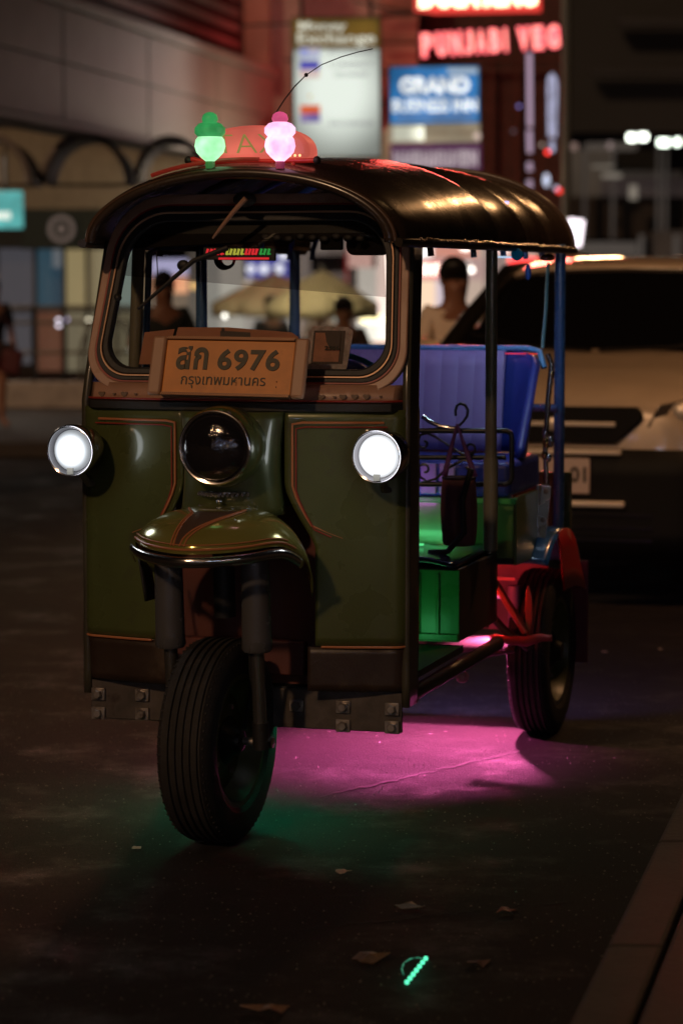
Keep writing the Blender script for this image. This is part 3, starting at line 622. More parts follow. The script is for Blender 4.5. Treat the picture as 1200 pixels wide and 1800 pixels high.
# --- lit roof sign and two bulb lamps
base = Q(447, 281, .10)
ol = [(-.158, 0), (.168, 0)]+[(.005+.163*math.cos(t_)*(1 if True else 1), .092*math.sin(t_)**.62) for t_ in [PI*k/24 for k in range(1, 24)]]
TXM = glow('red_sign_plastic', (1, .17, .12), .75, .25, 9)
sg = B().slab(ol, lambda p: Vector((base.x+p[0], .07, base.z+.004+p[1])), lambda p: Vector((base.x+p[0], .17, base.z+.004+p[1]))).build('roof_sign', TXM, T, bevel=.012, seg=3, label='glowing red domed roof sign')
text('sign_lettering', 'TAXI', .05, mat('dull_green_letter', (.03, .10, .03), .5, em=(.35, .22, .06), es=.8), sg, (base.x+.0, .0675, base.z+.045), depth=.002, width=.215, height=.052, bold=-.0008, shear=-.12)
B().tube([Q(332, 281, .08), Q(340, 279, .08)]+[Vector((base.x-.15+.31*k/8, .08, base.z-.004)) for k in range(9)]+[Q(556, 281, .08)], .007, 10).build('sign_base_rail', mat('red_lit_plastic', (.45, .03, .02), .3, em=(1, .03, .02), es=.10), T)
for px in (331, 557): B().ball(Q(px, 281, .08), .012, 10).build('rail_knob', BLACK, T)
for k in range(5): B().tube([Vector((base.x-.12+.06*k, .08, base.z-.004)), Vector((base.x-.12+.06*k, .08, base.z-.028))], .006, 8).build('sign_foot', MC['red_lit_plastic'], T)
for k in range(7): B().ball((base.x+.06+.014*k, .066, base.z+.010), .004, 8).build('sign_bulb', glow('warm_bulb', (1, .45, .2), 2.5), T)
B().tube([roofp(.30+.012*k, .035, .010) for k in range(20)], .006, 8).build('roof_light_strip', mat('roof_strip', (.2, .03, .02), .3, em=(1, .05, .03), es=.10), T)
def bulb(px, py, col_lo, col_hi, s_lo, s_hi, lab, nm, lc, le):
    c = Q(px, 250, .0); zb = Q(px, 296, .0).z
    bl = B().lathe([(0, 0), (.012, .0), (.014, .012), (.012, .022)], (c.x, 0, zb), (0, 0, 1), 20).build('roof_bulb_lamp', mat(nm+'_foot', (.1, .3, .1) if 'green' in nm else (.4, .1, .2), .3, em=col_hi, es=.15), T, label=lab)
    B().lathe([(.012, .02), (.024, .030), (.038, .045), (.043, .062), (.040, .080), (.034, .088)], (c.x, 0, zb), (0, 0, 1), 32).build('lower_globe', glow(nm+'_low', col_lo, s_lo, .25, 22), bl)
    B().lathe([(.034, .088), (.043, .098), (.043, .112), (.032, .124), (.020, .128)], (c.x, 0, zb), (0, 0, 1), 32).build('upper_globe', glow(nm+'_mid', col_hi if 'green' in nm else col_lo, s_lo*.35 if 'green' in nm else s_lo, .25, 22), bl)
    B().lathe([(.020, .128), (.023, .137), (.019, .149), (.010, .155), (0, .157)], (c.x, 0, zb), (0, 0, 1), 24).build('cap_globe', glow(nm+'_top', col_hi, s_hi, .2, 22), bl)
    lamp(nm+'_light', 'POINT', (c.x, -.01, zb+.05), lc, le, bl, .04)
bulb(369, 250, (.42, 1, .50), (.06, .62, .16), 1.5, .50, 'green glowing bulb lamp on the roof edge', 'green_lamp', (.2, 1, .3), .30)
bulb(492, 250, (1, .50, .78), (1, .12, .32), 1.9, .8, 'pink and white glowing bulb lamp on the roof edge', 'pink_lamp', (1, .25, .4), .40)
# antenna
an = [(478, 214), (486, 196), (500, 174), (518, 151), (538, 131), (565, 113), (600, 99), (628, 91), (655, 85)]
B().tube([Q(x, y, .12) for x, y in an], [.0022]*4+[.0016]*5, 6).build('antenna', BLACK, T)
B().ball(Q(538, 131, .12), .006, 10, (1, 1, 1)).build('antenna_bead', BLACK, T)
B().tube([Q(478, 214, .12), Q(472, 228, .12), Q(474, 292, .12)], .004, 8).build('antenna_mount', BLACK, T)
# --- wiper
B().tube([Q(432, 348, .06), Q(410, 372, .06), Q(384, 405, .07), Q(374, 418, .08)], [.008, .007, .005, .003], 8).build('wiper_arm', TAN, T)
B().tube([Q(400, 435, .08), Q(340, 458, .07), Q(242, 543, .045)], [.008, .007, .0045], 8).build('wiper_blade', BLACK, T)
B().ball(Q(322, 466, .08), .016, 12, (1.2, .6, 1)).build('wiper_pivot', BLACK, T)
# scratched paint streaks on header are real trim pieces
B().ball(Q(430, 350, .10), .022, 14, (1.6, .6, 1)).build('wiper_motor_cover', BLACK, T)
# --- LED display in the windscreen, mirror, visor
dc = Q(421, 446, .14)
ds = B().box((dc.x, dc.y, dc.z), (.215, .014, .036), Matrix.Rotation(math.radians(1), 3, 'Y')).build('led_display', BLACK, T, bevel=.003)
segs = [(-.072, .055, 'disp_red', (.80, .02, .03), .9), (-.012, .055, 'disp_yellow', (.60, .60, .06), .7), (.038, .040, 'disp_red', (.75, .015, .02), .9), (.078, .034, 'disp_green', (.02, .40, .06), .7)]
for i, (x, ww, nm, cc, e) in enumerate(segs):
    b = B(); n = int(ww/.0095)
    for k in range(n):
        xx = x-ww/2+(k+.5)*ww/n; b.box((xx, 0, 0), (.0062, .003, .018), Matrix.Rotation(.28, 3, 'Y'))
        b.box((xx+.0035, 0, (.006 if k % 2 else -.006)), (.005, .0028, .004))
    o = b.build('display_segment', glow(nm, cc, e), ds, smooth=False); o.location = (dc.x, dc.y-.009, dc.z+.006)
o = B().box((0, 0, 0), (.15, .003, .006)).build('display_underline', glow('disp_red', (1, 0, 0), .5), ds); o.location = (dc.x+.015, dc.y-.009, dc.z-.013)
B().lathe([(.018, 0), (.030, -.01), (.032, -.025), (.030, -.03)], Q(400, 455, .18), (.1, 1, 0), 20).build('cabin_fan', BLACK, T)
B().slab(rpoly(rect(.125, .065), .025), lambda p: Vector((Q(645, 428, .2).x+p[0], .20, Q(645, 428, .2).z+p[1])), lambda p: Vector((Q(645, 428, .2).x+p[0], .23, Q(645, 428, .2).z+p[1]))).build('rear_view_mirror', BLACK, T, bevel=.004)
B().box(Q(583, 425, .18), (.066, .012, .045)).build('toll_tag', BLACK, T, bevel=.004)
for q_ in ((255, 470, .004, 480), (275, 465, .003, 500), (213, 520, .010, 523)):
    B().tube([Q(q_[0], 440, .12), Q(q_[0]+2, q_[3]-20, .12), Q(q_[0]-1, q_[3], .12)], .0016, 5).build('hanging_cord', BLACK, T)
B().ball(Q(207, 523, .09), .012, 12).build('cord_charm', BLACK, T)
# dashboard, wheel/handle, driver seat
B().box((0, .14, 1.215), (.86, .20, .03)).build('dashboard', BLACK, T, bevel=.01)
B().slab(rpoly(rect(.30, .50, 0, 1.05), .10), lambda p: Vector((p[0]+.02, .80, p[1])), lambda p: Vector((p[0]+.02, .86, p[1]))).build('driver_seat_back', SEATB, T, bevel=.015)
B().box((.02, .70, .80), (.42, .36, .09)).build('driver_seat', SEATB, T, bevel=.02)
B().tube([(.02+.165*math.cos(t_), .88, 1.20+.115*math.sin(t_)) for t_ in [PI*k/16 for k in range(17)]], .009, 8).build('seat_back_hoop', mat('teal_tube', (.02, .25, .32), .3), T)
B().tube([(-.22, .22, 1.22), (-.10, .26, 1.20), (.12, .26, 1.20), (.24, .22, 1.22)], .012, 10).build('handlebar', BLACK, T)
# light strips of the three-wheeler (lit LED strips seen glowing in the photograph) with their own light
def led(name, c, d, col, s, le, kind='AREA', rot=(0, 0, -1), off=.012, size=None, sy=None, spot=None):
    st = B().box(c, d).build('led_strip', glow(name, col, s), T)
    lc = Vector(c)+Vector(rot).normalized()*off
    lamp(name+'_light', kind, lc, col, le, st, size or max(d[0], d[1]), rot, spot, .4, sy); return st
led('pink_under', (.345, 1.70, .470), (.08, .02, .008), (1, .14, .46), 1, 210, 'SPOT', (-.16, -.38, -1), size=.010, spot=104)
led('pink_mid', (.05, 1.46, .440), (.16, .02, .008), (1, .14, .50), 1, 46, 'SPOT', (.05, -.10, -1), size=.010, spot=128)
led('pink_left', (-.25, 1.10, .410), (.16, .02, .008), (1, .10, .40), 1, 5, 'SPOT', (-.2, -.1, -1), size=.02, spot=140)
led('violet_rear', (.10, 2.09, .60), (.6, .02, .008), (.34, .26, 1), 1, 24, 'SPOT', (.05, .50, -.72), size=.05, spot=110)
led('teal_front', (-.05, .30, .405), (.7, .01, .006), (.02, .75, .36), 1, 4.0, 'AREA', (-.08, -.1, -1), size=.7, sy=.02)
led('red_rear', (.30, 1.98, .50), (.10, .01, .01), (1, .03, .03), .6, 5, 'SPOT', (.1, -1, -.05), size=.02, spot=150)
led('red_arch', (.30, 1.34, .53), (.05, .02, .006), (1, .06, .04), .6, 1.6, 'SPOT', (.62, .55, -.1), size=.02, spot=150)
led('red_panel', (.15, 1.70, .52), (.05, .02, .01), (1, .05, .05), .6, 6, 'SPOT', (.3, 1, -.1), size=.02, spot=150)
led('red_fender', (.550, 2.06, .50), (.01, .01, .02), (1, .02, .03), .3, .10, 'POINT', (.1, -.4, .2), size=.02)
led('blue_cabin', (.30, 1.50, 1.80), (.25, .02, .008), (.26, .34, 1), 2.5, .75, 'SPOT', (.16, .20, -1), size=.06, spot=80)
led('violet_cabin', (-.10, 1.30, 1.82), (.25, .02, .008), (.74, .58, 1), 2.0, 3.6, 'SPOT', (.1, .45, -1), size=.06, spot=110)
led('magenta_bench', (.05, 1.12, .80), (.3, .012, .006), (.85, .18, .95), 1.0, .35, 'AREA', (0, .8, .8), size=.3, sy=.02)
led('green_base', (.12, 1.10, .705), (.25, .012, .006), (.14, 1, .34), 1.0, .30, 'AREA', (.05, 1, .12), size=.25, sy=.02)
led('green_low', (.24, .50, .45), (.2, .012, .006), (.14, 1, .34), 1.0, .22, 'AREA', (.1, 1, .25), size=.2, sy=.02)
led('ice_side', (.46, 1.35, 1.62), (.012, .25, .006), (.55, .75, 1), 1.0, 1.2, 'AREA', (.15, .25, -1), size=.02, sy=.25)

# things carried by the tuk-tuk
BAGM = mat('maroon_bag_cloth', (.16, .055, .060), .7, var=.15, vscale=14, bump=.2, bscale=120)
def LW(p): return TO+TU*p.x+TV*p.y+Vector((0, 0, p.z))
bc = Q(806, 900, 1.045); bag = thing('hanging_bag', 'maroon drawstring bag hanging by its straps from the scrolled rail', 'bag', LW(bc), -TH)
def bg_(a, b):
    an_ = 2*PI*a; tz = 1-b; wx = .052+.006*math.sin(PI*b)-.004*(b < .05); wy = .028+.010*math.sin(PI*b); fold = 1+.05*math.sin(an_*7+b*3)*(1-b*.5)
    return Vector((wx*math.cos(an_)*fold, wy*math.sin(an_)*fold, -.105+.215*b+.004*math.sin(an_*3)*(b > .9)))
bb = B().grid(bg_, 48, 16).build('bag_body', BAGM, bag, ang=80)
B().lathe([(.0, 0), (.04, .0), (.05, .006)], (0, 0, -.106), (0, 0, 1), 20).build('bag_base', BAGM, bag)
B().tube([(.050*math.cos(t_), .028*math.sin(t_), .108) for t_ in [2*PI*k/24 for k in range(24)]], .006, 8, closed=True).build('bag_hem', mat('dark_hem', (.02, .012, .015), .5), bag)
STRAP = mat('purple_strap', (.12, .04, .16), .5)
top = Q(803, 745, 1.045)-bc
for e in (Q(781, 836, 1.045)-bc, Q(834, 838, 1.045)-bc):
    b = B(); n = 8; vs = []
    for k in range(n+1):
        t_ = k/n; p = top.lerp(e, t_); wd = .004+.006*t_; vs += [p+Vector((-wd, 0, 0)), p+Vector((wd, .002, 0))]
    b.add(vs, [(2*k, 2*k+1, 2*k+3, 2*k+2) for k in range(n)]); b.build('bag_strap', STRAP, bag, solid=.002)
hk = B().tube([Q(x, y, 1.07) for x, y in [(801, 731), (800, 722), (803, 713), (809, 709), (817, 712), (822, 721), (821, 731), (814, 741), (806, 748), (802, 760)]], .0048, 10)
hk.v = [tuple(LW(Vector(p))) for p in hk.v]; tag(hk.build('coat_hook', IRON), 'small curled metal hook over the top bar of the scrolled rail', 'hook')
def card(name, pts, v0, m, lab, cat, th=.002):
    n = len(pts); A = [LW(Q(x, y, v0)) for x, y in pts]; Bk = [p+TV*th for p in A]
    return tag(B().add(A+Bk, [tuple(range(n)), tuple(range(2*n-1, n-1, -1))]+[(i, (i+1) % n, n+(i+1) % n, n+i) for i in range(n)]).build(name, m, smooth=False), lab, cat)
SALM = mat('salmon_paper', (.62, .28, .17), .6, var=.08, vscale=20)
card('notice_sheet', [(244, 640), (254, 584), (307, 578), (300, 600), (270, 640)], .10, SALM, 'plain salmon paper sheet leaning in the left corner of the windscreen', 'paper')
c2 = card('notice_sheet', [(306, 600), (313, 575), (400, 575), (512, 584), (524, 592), (524, 604)], .085, SALM, 'wide salmon paper sheet standing behind the top of the number plate', 'paper')
cp = B(); A = [(387, 581), (440, 584), (440, 596), (387, 594)]; AA = [LW(Q(x, y, .083)) for x, y in A]; cp.add(AA, [(0, 1, 2, 3)]).build('printed_box', mat('grey_print', (.15, .12, .11), .6), c2, smooth=False)
q = LW(Q(392, 579, .082)); B().ball(q, .005, 10, (1, .2, 1)).build('printed_dot', MC['grey_print'], c2)
# permit sticker in a torn clear sleeve
sc = LW(Q(577, 610, .075)); st = thing('permit_sticker', 'square permit sticker marked 2566 in a crinkled clear sleeve on the windscreen', 'sticker', sc, -TH)
ro = rpoly([(-.066, -.060), (.058, -.066), (.068, .045), (.050, .056), (-.048, .060), (-.062, .045)], .012, 5)
B().slab(ro, lambda p: Vector((p[0], 0+.35*p[1], p[1])), lambda p: Vector((p[0], .003+.35*p[1], p[1]))).build('sleeve', mat('crinkled_sleeve', (.50, .42, .42), .3, bump=.8, bscale=70, var=.35, vscale=50), st, smooth=False)
def cr(w0, w1, z0, z1, off, name, m): return B().add([(w0, off+.35*z0, z0), (w1, off+.35*z0, z0), (w1, off+.35*z1, z1), (w0, off+.35*z1, z1)], [(0, 1, 2, 3)]).build(name, m, st, smooth=False)
cr(-.046, .046, -.046, .046, -.002, 'card_border', mat('dark_card', (.06, .03, .03), .5)); cr(-.040, .034, -.040, .040, -.004, 'card_picture', mat('salmon_card', (.50, .20, .12), .5, var=.25, vscale=30))
B().add([Vector((x, -.006+.35*z, z)) for x, z in [(-.012, .040), (.034, .040), (.034, .0), (.006, -.004), (-.006, .016)]], [(0, 1, 2, 3, 4)]).build('card_dark_patch', mat('dark_card', (0, 0, 0)), st, smooth=False)
text('year_number', '2566', .02, mat('black_ink', (.01, .008, .008), .5), st, (.014, -.010, -.002), rot=(PI/2-.34, 0, 0), depth=.0005, width=.044, height=.013, bold=.0006)
B().tube([(.024+.008*math.cos(t_), -.002+.35*(.026+.008*math.sin(t_)), .026+.008*math.sin(t_)) for t_ in [2*PI*k/16 for k in range(16)]], .0016, 6, closed=True).build('card_ring', mat('gold_ink', (.7, .4, .08), .3, .3), st)
# ================================================================== PARKED CAR BEHIND
CB = P(972, 1045, 12.5); CB.z = 0
CARP = mat('champagne_car_paint', (.48, .38, .28), .32, .15, coat=.6, var=.05)
CBLK = mat('car_black_plastic', (.005, .0045, .004), .6, spec=.2)
CGL = mat('dark_car_glass', (.004, .004, .005), .05, spec=.6)
CHRD = mat('car_chrome', (.8, .70, .58), .40, .5)
car = thing('parked_car', 'champagne parked sport utility car with dark windows close behind the three-wheeler', 'car', CB, -math.atan(.29))
def lerpk(keys, y):
    for (a, va), (b_, vb) in zip(keys, keys[1:]):
        if y <= b_:
            t_ = (y-a)/(b_-a) if b_ > a else 0; t_ = min(1, max(0, t_)); return [p+(q-p)*t_ for p, q in zip(va, vb)]
    return keys[-1][1]
# y: half width, top z, bottom z
BK = [(0, (.62, .90, .24)), (.03, (.70, .95, .23)), (.12, (.82, 1.00, .24)), (.35, (.90, 1.06, .26)), (.9, (.915, 1.12, .28)), (1.25, (.92, 1.17, .28)), (2, (.92, 1.15, .28)), (4.3, (.90, 1.12, .30)), (4.5, (.80, 1.05, .34))]
def carsec(a, b):
    y = [0, .03, .07, .12, .22, .35, .6, .9, 1.25, 1.6, 2, 3, 4, 4.3, 4.5][int(round(b*14))]
    W, T_, Bz = lerpk(BK, y); t_ = a*2-1; s = 1 if t_ >= 0 else -1; t_ = abs(t_)
    k = [(0, T_+.03), (.45, T_+.022), (.72, T_), (.86, T_-.03), (.955, T_-.10), (1.0, T_-.26), (1.0, .55), (.98, Bz+.08), (.90, Bz), (0, Bz)]
    i = min(8, int(t_*9)); f = t_*9-i; p, q = k[i], k[i+1]
    return Vector((s*W*(p[0]+(q[0]-p[0])*f), y, p[1]+(q[1]-p[1])*f))
cb = B().grid(carsec, 36, 14); cb.f.append(tuple(range(37))); cbo = cb.build('car_body', CARP, car, bevel=.0, ang=50)
GK = [(1.12, (.78, 1.16, 1.15)), (1.95, (.66, 1.60, 1.15)), (2.3, (.65, 1.645, 1.15)), (3.6, (.65, 1.63, 1.15)), (4.25, (.70, 1.18, 1.15))]
def ghs(a, b):
    y = 1.12+3.13*b; W, T_, _ = lerpk(GK, y); t_ = a*2-1; s = 1 if t_ >= 0 else -1; t_ = abs(t_); wb = .84
    k = [(0, T_+.02*(T_ > 1.5)), (W*.6, T_+.012*(T_ > 1.5)), (W*.93, T_-.015), (W, T_-.05*(T_ > 1.3)), (wb, 1.14)]
    i = min(3, int(t_*4)); f = t_*4-i; p, q = k[i], k[i+1]; return Vector((s*(p[0]+(q[0]-p[0])*f), y, p[1]+(q[1]-p[1])*f))
B().grid(ghs, 16, 40).build('car_glass', CGL, car)
def roofc(a, b):
    y = 1.92+1.8*b; p = ghs(.14+.72*a, (y-1.12)/3.13); return p+Vector((0, 0, .012))
rfc = B().grid(roofc, 16, 16).build('car_roof', CARP, car, solid=.01)
for s in (-1, 1):
    B().tube([(s*.82, 1.04, 1.14), (s*.765, 1.5, 1.35), (s*.665, 1.95, 1.585), (s*.655, 2.6, 1.61), (s*.65, 3.6, 1.59)], .050, 10).build('window_pillar', mat('car_pillar_dark', (.008, .007, .006), .3), car)
    B().tube([(s*.50, 2.0, 1.675), (s*.52, 2.1, 1.70), (s*.52, 3.5, 1.69)], .015, 8).build('roof_rail', CHRD, car)
    m_ = B().ball((s*1.02, 1.45, 1.16), .10, 16, (1.1, .7, .8)).build('wing_mirror', CARP, car)
    ol_ = [(s*.44, .845), (s*.50, .955), (s*.80, 1.02), (s*.86, .97), (s*.84, .86), (s*.62, .82)]
    def hp(p, o=0.): return Vector((p[0], .03+max(0, abs(p[0])-.55)*.75-o, p[1]))
    B().slab(ol_, lambda p: hp(p, .035), lambda p: hp(p, -.1)).build('headlight', mat('car_headlamp', (.10, .08, .07), .1, .3, spec=1), car, bevel=.01)
    B().ball((s*.60, .04, .92), .05, 14, (1, .5, 1)).build('lamp_reflector', CHRD, car)
    cw = wheel(car, .36, .22, (s*.80, .85, .36), 0, mat('car_rim', (.3, .28, .27), .3, .8), False)
    wheel(car, .36, .22, (s*.80, 3.5, .36), 0, MC['car_rim'], False)
B().slab(rpoly([(-.44, .90), (-.30, .77), (.30, .77), (.44, .90), (.40, .945), (-.40, .945)], .03), lambda p: Vector((p[0], -.028, p[1])), lambda p: Vector((p[0], .05, p[1]))).build('grille', CBLK, car, bevel=.006)
B().box((0, -.035, .862), (.60, .012, .022)).build('grille_bar', CHRD, car, bevel=.004)
B().ball((0, -.042, .862), .032, 16, (1.3, .3, 1)).build('grille_badge', CHRD, car)
B().box((0, -.035, .728), (.66, .03, .024)).build('bumper_strip', CHRD, car, bevel=.006)
ys_ = [.75, .6, .48, .38, .30, .22, .16, .11, .07, .04, .015, 0]
hf = [(lerpk(BK, y)[0]+.014, y-.004) for y in ys_]+[(x, -.018) for x in (.58, .45, .3, .15)]
pl_ = [(-x, y) for x, y in hf]+[(0, -.020)]+hf[::-1]
B().grid(lambda a, b: Vector((pl_[int(round(a*(len(pl_)-1)))][0], pl_[int(round(a*(len(pl_)-1)))][1], .215+.53*b)), len(pl_)-1, 4).build('lower_bumper', CBLK, car, solid=.008, soff=0)
for z in (.31, .37, .43): B().box((0, -.030, z), (.96, .012, .012)).build('bumper_slat', MC['car_pillar_dark'], car)
B().box((.0, -.045, .482), (.70, .03, .030)).build('bumper_strip', CHRD, car, bevel=.008)
B().grid(lambda a, b: Vector(((-1+2*a)*.78, .0+.25*abs(-1+2*a)**3, .24+.10*b)), 20, 2).build('bumper_lip', CBLK, car, solid=.02)
cpl = B().box((0, -.042, .615), (.36, .012, .17)).build('number_plate', mat('pale_plate', (.62, .48, .42), .5), car, bevel=.006)
text('plate_number', '01', .08, mat('plate_ink', (.02, .015, .012), .5), cpl, (.125, -.0495, .622), depth=.001, width=.080, height=.075, bold=.002)
for s in (-1, 1): B().tube([(s*.02, 1.02, 1.185), (s*.40, 1.10, 1.20), (s*.70, 1.2, 1.26)], .010, 6).build('windscreen_wiper', CBLK, car)

# ================================================================== PEOPLE
def skin(name, verts, edges, radii, root, m, parent, sub=1):
    me = bpy.data.meshes.new(name); me.from_pydata([tuple(v) for v in verts], edges, []); o = bpy.data.objects.new(name, me); COL.objects.link(o)
    md = o.modifiers.new('s', 'SKIN'); md.use_smooth_shade = True
    for i, r in enumerate(radii):
        r = r if isinstance(r, tuple) else (r, r); me.skin_vertices[0].data[i].radius = r; me.skin_vertices[0].data[i].use_root = (i == root)
    sb = o.modifiers.new('b', 'SUBSURF'); sb.levels = sub; sb.render_levels = sub
    dg = bpy.context.evaluated_depsgraph_get(); dg.update(); m2 = bpy.data.meshes.new_from_object(o.evaluated_get(dg)); bpy.data.objects.remove(o)
    m2.name = name; m2.shade_smooth(); m2.materials.clear(); m2.materials.append(m); r = bpy.data.objects.new(name, m2); link(r, parent); return r
SKIN = mat('skin', (.30, .15, .09), .5, var=.08)
def person(lab, loc, rz, h, shirt, trou, hair, sit=False, arms=0, longhair=False, group=None, skinm=SKIN, shorts=False):
    t = thing('person', lab, 'person', loc, rz, group); k = h/1.72
    hipz = .92 if not sit else .50
    V3 = lambda x, y, z: Vector((x*k, y*k, z*k))
    tz = hipz-.92
    J = {'pel': V3(0, 0, hipz), 'wa': V3(0, .01, 1.06+tz), 'ch': V3(0, .0, 1.28+tz), 'nk': V3(0, .01, 1.43+tz), 'hd0': V3(0, -.01, 1.525+tz), 'hd1': V3(0, -.01, 1.60+tz)}
    R = {'pel': (.15, .11), 'wa': (.13, .10), 'ch': (.155, .11), 'nk': (.055, .055), 'hd0': (.088, .098), 'hd1': (.102, .122)}
    E = [('pel', 'wa'), ('wa', 'ch'), ('ch', 'nk'), ('nk', 'hd0'), ('hd0', 'hd1')]
    for s, c in ((-1, 'r'), (1, 'l')):
        J['sh'+c] = V3(s*.175, .01, 1.39+tz); R['sh'+c] = (.052, .052)
        if arms == 1: el, wr = (s*.25, -.05, 1.13), (s*.16, -.24, 1.12)
        elif arms == 2: el, wr = (s*.28, .03, 1.12), (s*.22, -.14, 1.0)
        else: el, wr = (s*.235, .02, 1.10), (s*.235, -.06, .86)
        J['el'+c] = V3(el[0], el[1], el[2]+tz); R['el'+c] = (.040, .040); J['wr'+c] = V3(wr[0], wr[1], wr[2]+tz); R['wr'+c] = (.026, .022)
        d = (J['wr'+c]-J['el'+c]).normalized(); J['pm'+c] = J['wr'+c]+d*.07*k; R['pm'+c] = (.034, .020)
        E += [('ch', 'sh'+c), ('sh'+c, 'el'+c), ('el'+c, 'wr'+c), ('wr'+c, 'pm'+c)]
        sd = Vector((0, 1, 0)) if arms == 0 else Vector((1, 0, 0)); dn = d.cross(sd).normalized()
        for f in range(4):
            o_ = sd*(f-1.5)*.017*k; l = [.062, .074, .078, .066][f]*k; a_ = 'f%d%sa' % (f, c); b_ = 'f%d%sb' % (f, c)
            J[a_] = J['pm'+c]+d*l*.45+o_; J[b_] = J['pm'+c]+d*l*.95+o_+dn*.018*k; R[a_] = (.0095, .0095); R[b_] = (.008, .008); E += [('pm'+c, a_), (a_, b_)]
        J['th'+c] = J['wr'+c]+d*.04*k-sd*.04*k; R['th'+c] = (.010, .010); J['ti'+c] = J['th'+c]+d*.03*k-sd*.006*k; R['ti'+c] = (.0085, .0085); E += [('wr'+c, 'th'+c), ('th'+c, 'ti'+c)]
        if sit: kn, an_ = (s*.13, -.42, .50), (s*.14, -.40, .09)
        else: kn, an_ = (s*.105, -.02, .49), (s*.115, .03, .08)
        J['hp'+c] = V3(s*.09, 0, hipz-.04); R['hp'+c] = (.092, .095); J['kn'+c] = V3(*kn); R['kn'+c] = (.056, .058); J['ca'+c] = V3((kn[0]+an_[0])/2, (kn[1]+an_[1])/2+.02, (kn[2]+an_[2])/2+.06); R['ca'+c] = (.054, .058)
        J['an'+c] = V3(*an_); R['an'+c] = (.034, .038); J['to'+c] = V3(an_[0]+s*.02, an_[1]-.15, .035); R['to'+c] = (.042, .028)
        E += [('pel', 'hp'+c), ('hp'+c, 'kn'+c), ('kn'+c, 'ca'+c), ('ca'+c, 'an'+c), ('an'+c, 'to'+c)]
    def mk(name, keys, grow, m, root, trim=None):
        idx = {q: i for i, q in enumerate(keys)}; vs = [J[q] for q in keys]; ed = [(idx[a], idx[b_]) for a, b_ in E if a in idx and b_ in idx]
        rs = [tuple((x+grow)*k for x in R[q]) for q in keys]
        if trim: vs, rs = trim(keys, vs, rs)
        return skin(name, vs, ed, rs, idx[root], m, t)
    mk('body', list(J), 0, skinm, 'pel')
    def tr(keys, vs, rs):
        vs = list(vs)
        for i, q in enumerate(keys):
            if q[:2] == 'el' : vs[i] = J['sh'+q[2]].lerp(J[q], .85)
            if q == 'nk': vs[i] = J['ch'].lerp(J['nk'], .72)
        rs = [((.075*k, .07*k) if keys[i] == 'nk' else (.062*k, .062*k) if keys[i][:2] == 'el' else r) for i, r in enumerate(rs)]; return vs, rs
    mk('shirt', ['pel', 'wa', 'ch', 'nk', 'shl', 'ell', 'shr', 'elr'], .016, shirt, 'pel', tr)
    def tt(keys, vs, rs):
        if shorts: vs = [J[q] if q[:2] != 'kn' else J['hp'+q[2]].lerp(J[q], .7) for q in keys]
        return vs, rs
    mk('trousers', ['pel', 'hpl', 'knl', 'hpr', 'knr']+([] if shorts else ['cal', 'anl', 'car', 'anr']), .013, trou, 'pel', tt)
    hd = J['hd1']; hb = B()
    hb.ball(hd+V3(0, .022, .035), .112*k, 20, (.86, .98, .98)); ho = hb.build('hair', hair, t)
    for v in ho.data.vertices:
        if v.co.y < hd.y-.030*k and v.co.z < hd.z+.062*k: v.co.y = hd.y-.0*k
        if v.co.z < hd.z-.04*k and not longhair: v.co.z = hd.z-.04*k
        elif v.co.z < hd.z-.02*k and longhair: v.co.z = hd.z-.02*k-(hd.z-v.co.z)*2.6; v.co.y = max(v.co.y, hd.y+.02*k)
    for s in (-1, 1):
        B().ball(hd+V3(s*.034, -.096, -.005), .011*k, 8, (1.3, .6, .7)).build('eye', mat('dark_eye', (.01, .008, .006), .3), t)
        B().ball(hd+V3(s*.088, .01, -.02), .022*k, 8, (.4, .8, 1.2)).build('ear', skinm, t)
    B().ball(hd+V3(0, -.110, -.030), .016*k, 8, (.9, 1.2, 1.5)).build('nose', skinm, t)
    B().ball(hd+V3(0, -.094, -.068), .020*k, 8, (1.3, .5, .45)).build('mouth', mat('lips', (.20, .07, .05), .5), t)
    return t
HAIR = mat('black_hair', (.008, .006, .005), .5)
DKT = mat('dark_trousers', (.02, .02, .025), .7)
fp = P(797, 900, 16); person('man in a tan T-shirt standing between the blue bench and the parked car', (fp.x, 16, 0), .35, 1.67, mat('pale_tan_tshirt', (.78, .64, .52), .8), DKT, HAIR, arms=1, skinm=mat('skin_dark', (.26, .115, .07), .5))
fp = P(2, 900, 25.2); gl_ = person('young woman walking on the far pavement at the left edge, carrying a maroon bag', (fp.x-.06, 25.2, .12), .5, 1.44, mat('black_top', (.012, .01, .012), .8), mat('black_shorts', (.015, .012, .014), .8), HAIR, longhair=True, shorts=True, skinm=mat('skin_tan', (.34, .17, .11), .5))
hbx = (fp.x+.13, 25.1, .66); hbt = thing('shoulder_bag', 'maroon shoulder bag at the hip of the young woman at the left edge', 'bag', hbx)
B().box((0, 0, .1), (.20, .12, .24), Matrix.Rotation(.2, 3, 'Y')).build('bag_body', mat('maroon_leather', (.09, .010, .014), .5), hbt, bevel=.03)
B().tube([(.05, 0, .22), (.0, .02, .42), (-.10, .03, .56), (-.17, .02, .42)], .008, 6).build('bag_handle', MC['maroon_leather'], hbt)
fp = P(290, 900, 20.5); person('person in dark clothes with back-lit shoulders seen through the left half of the windscreen', (fp.x, 20.5, 0), .2, 1.60, mat('dark_green_shirt', (.015, .020, .020), .8), DKT, HAIR, arms=2, skinm=MC['skin_dark'])
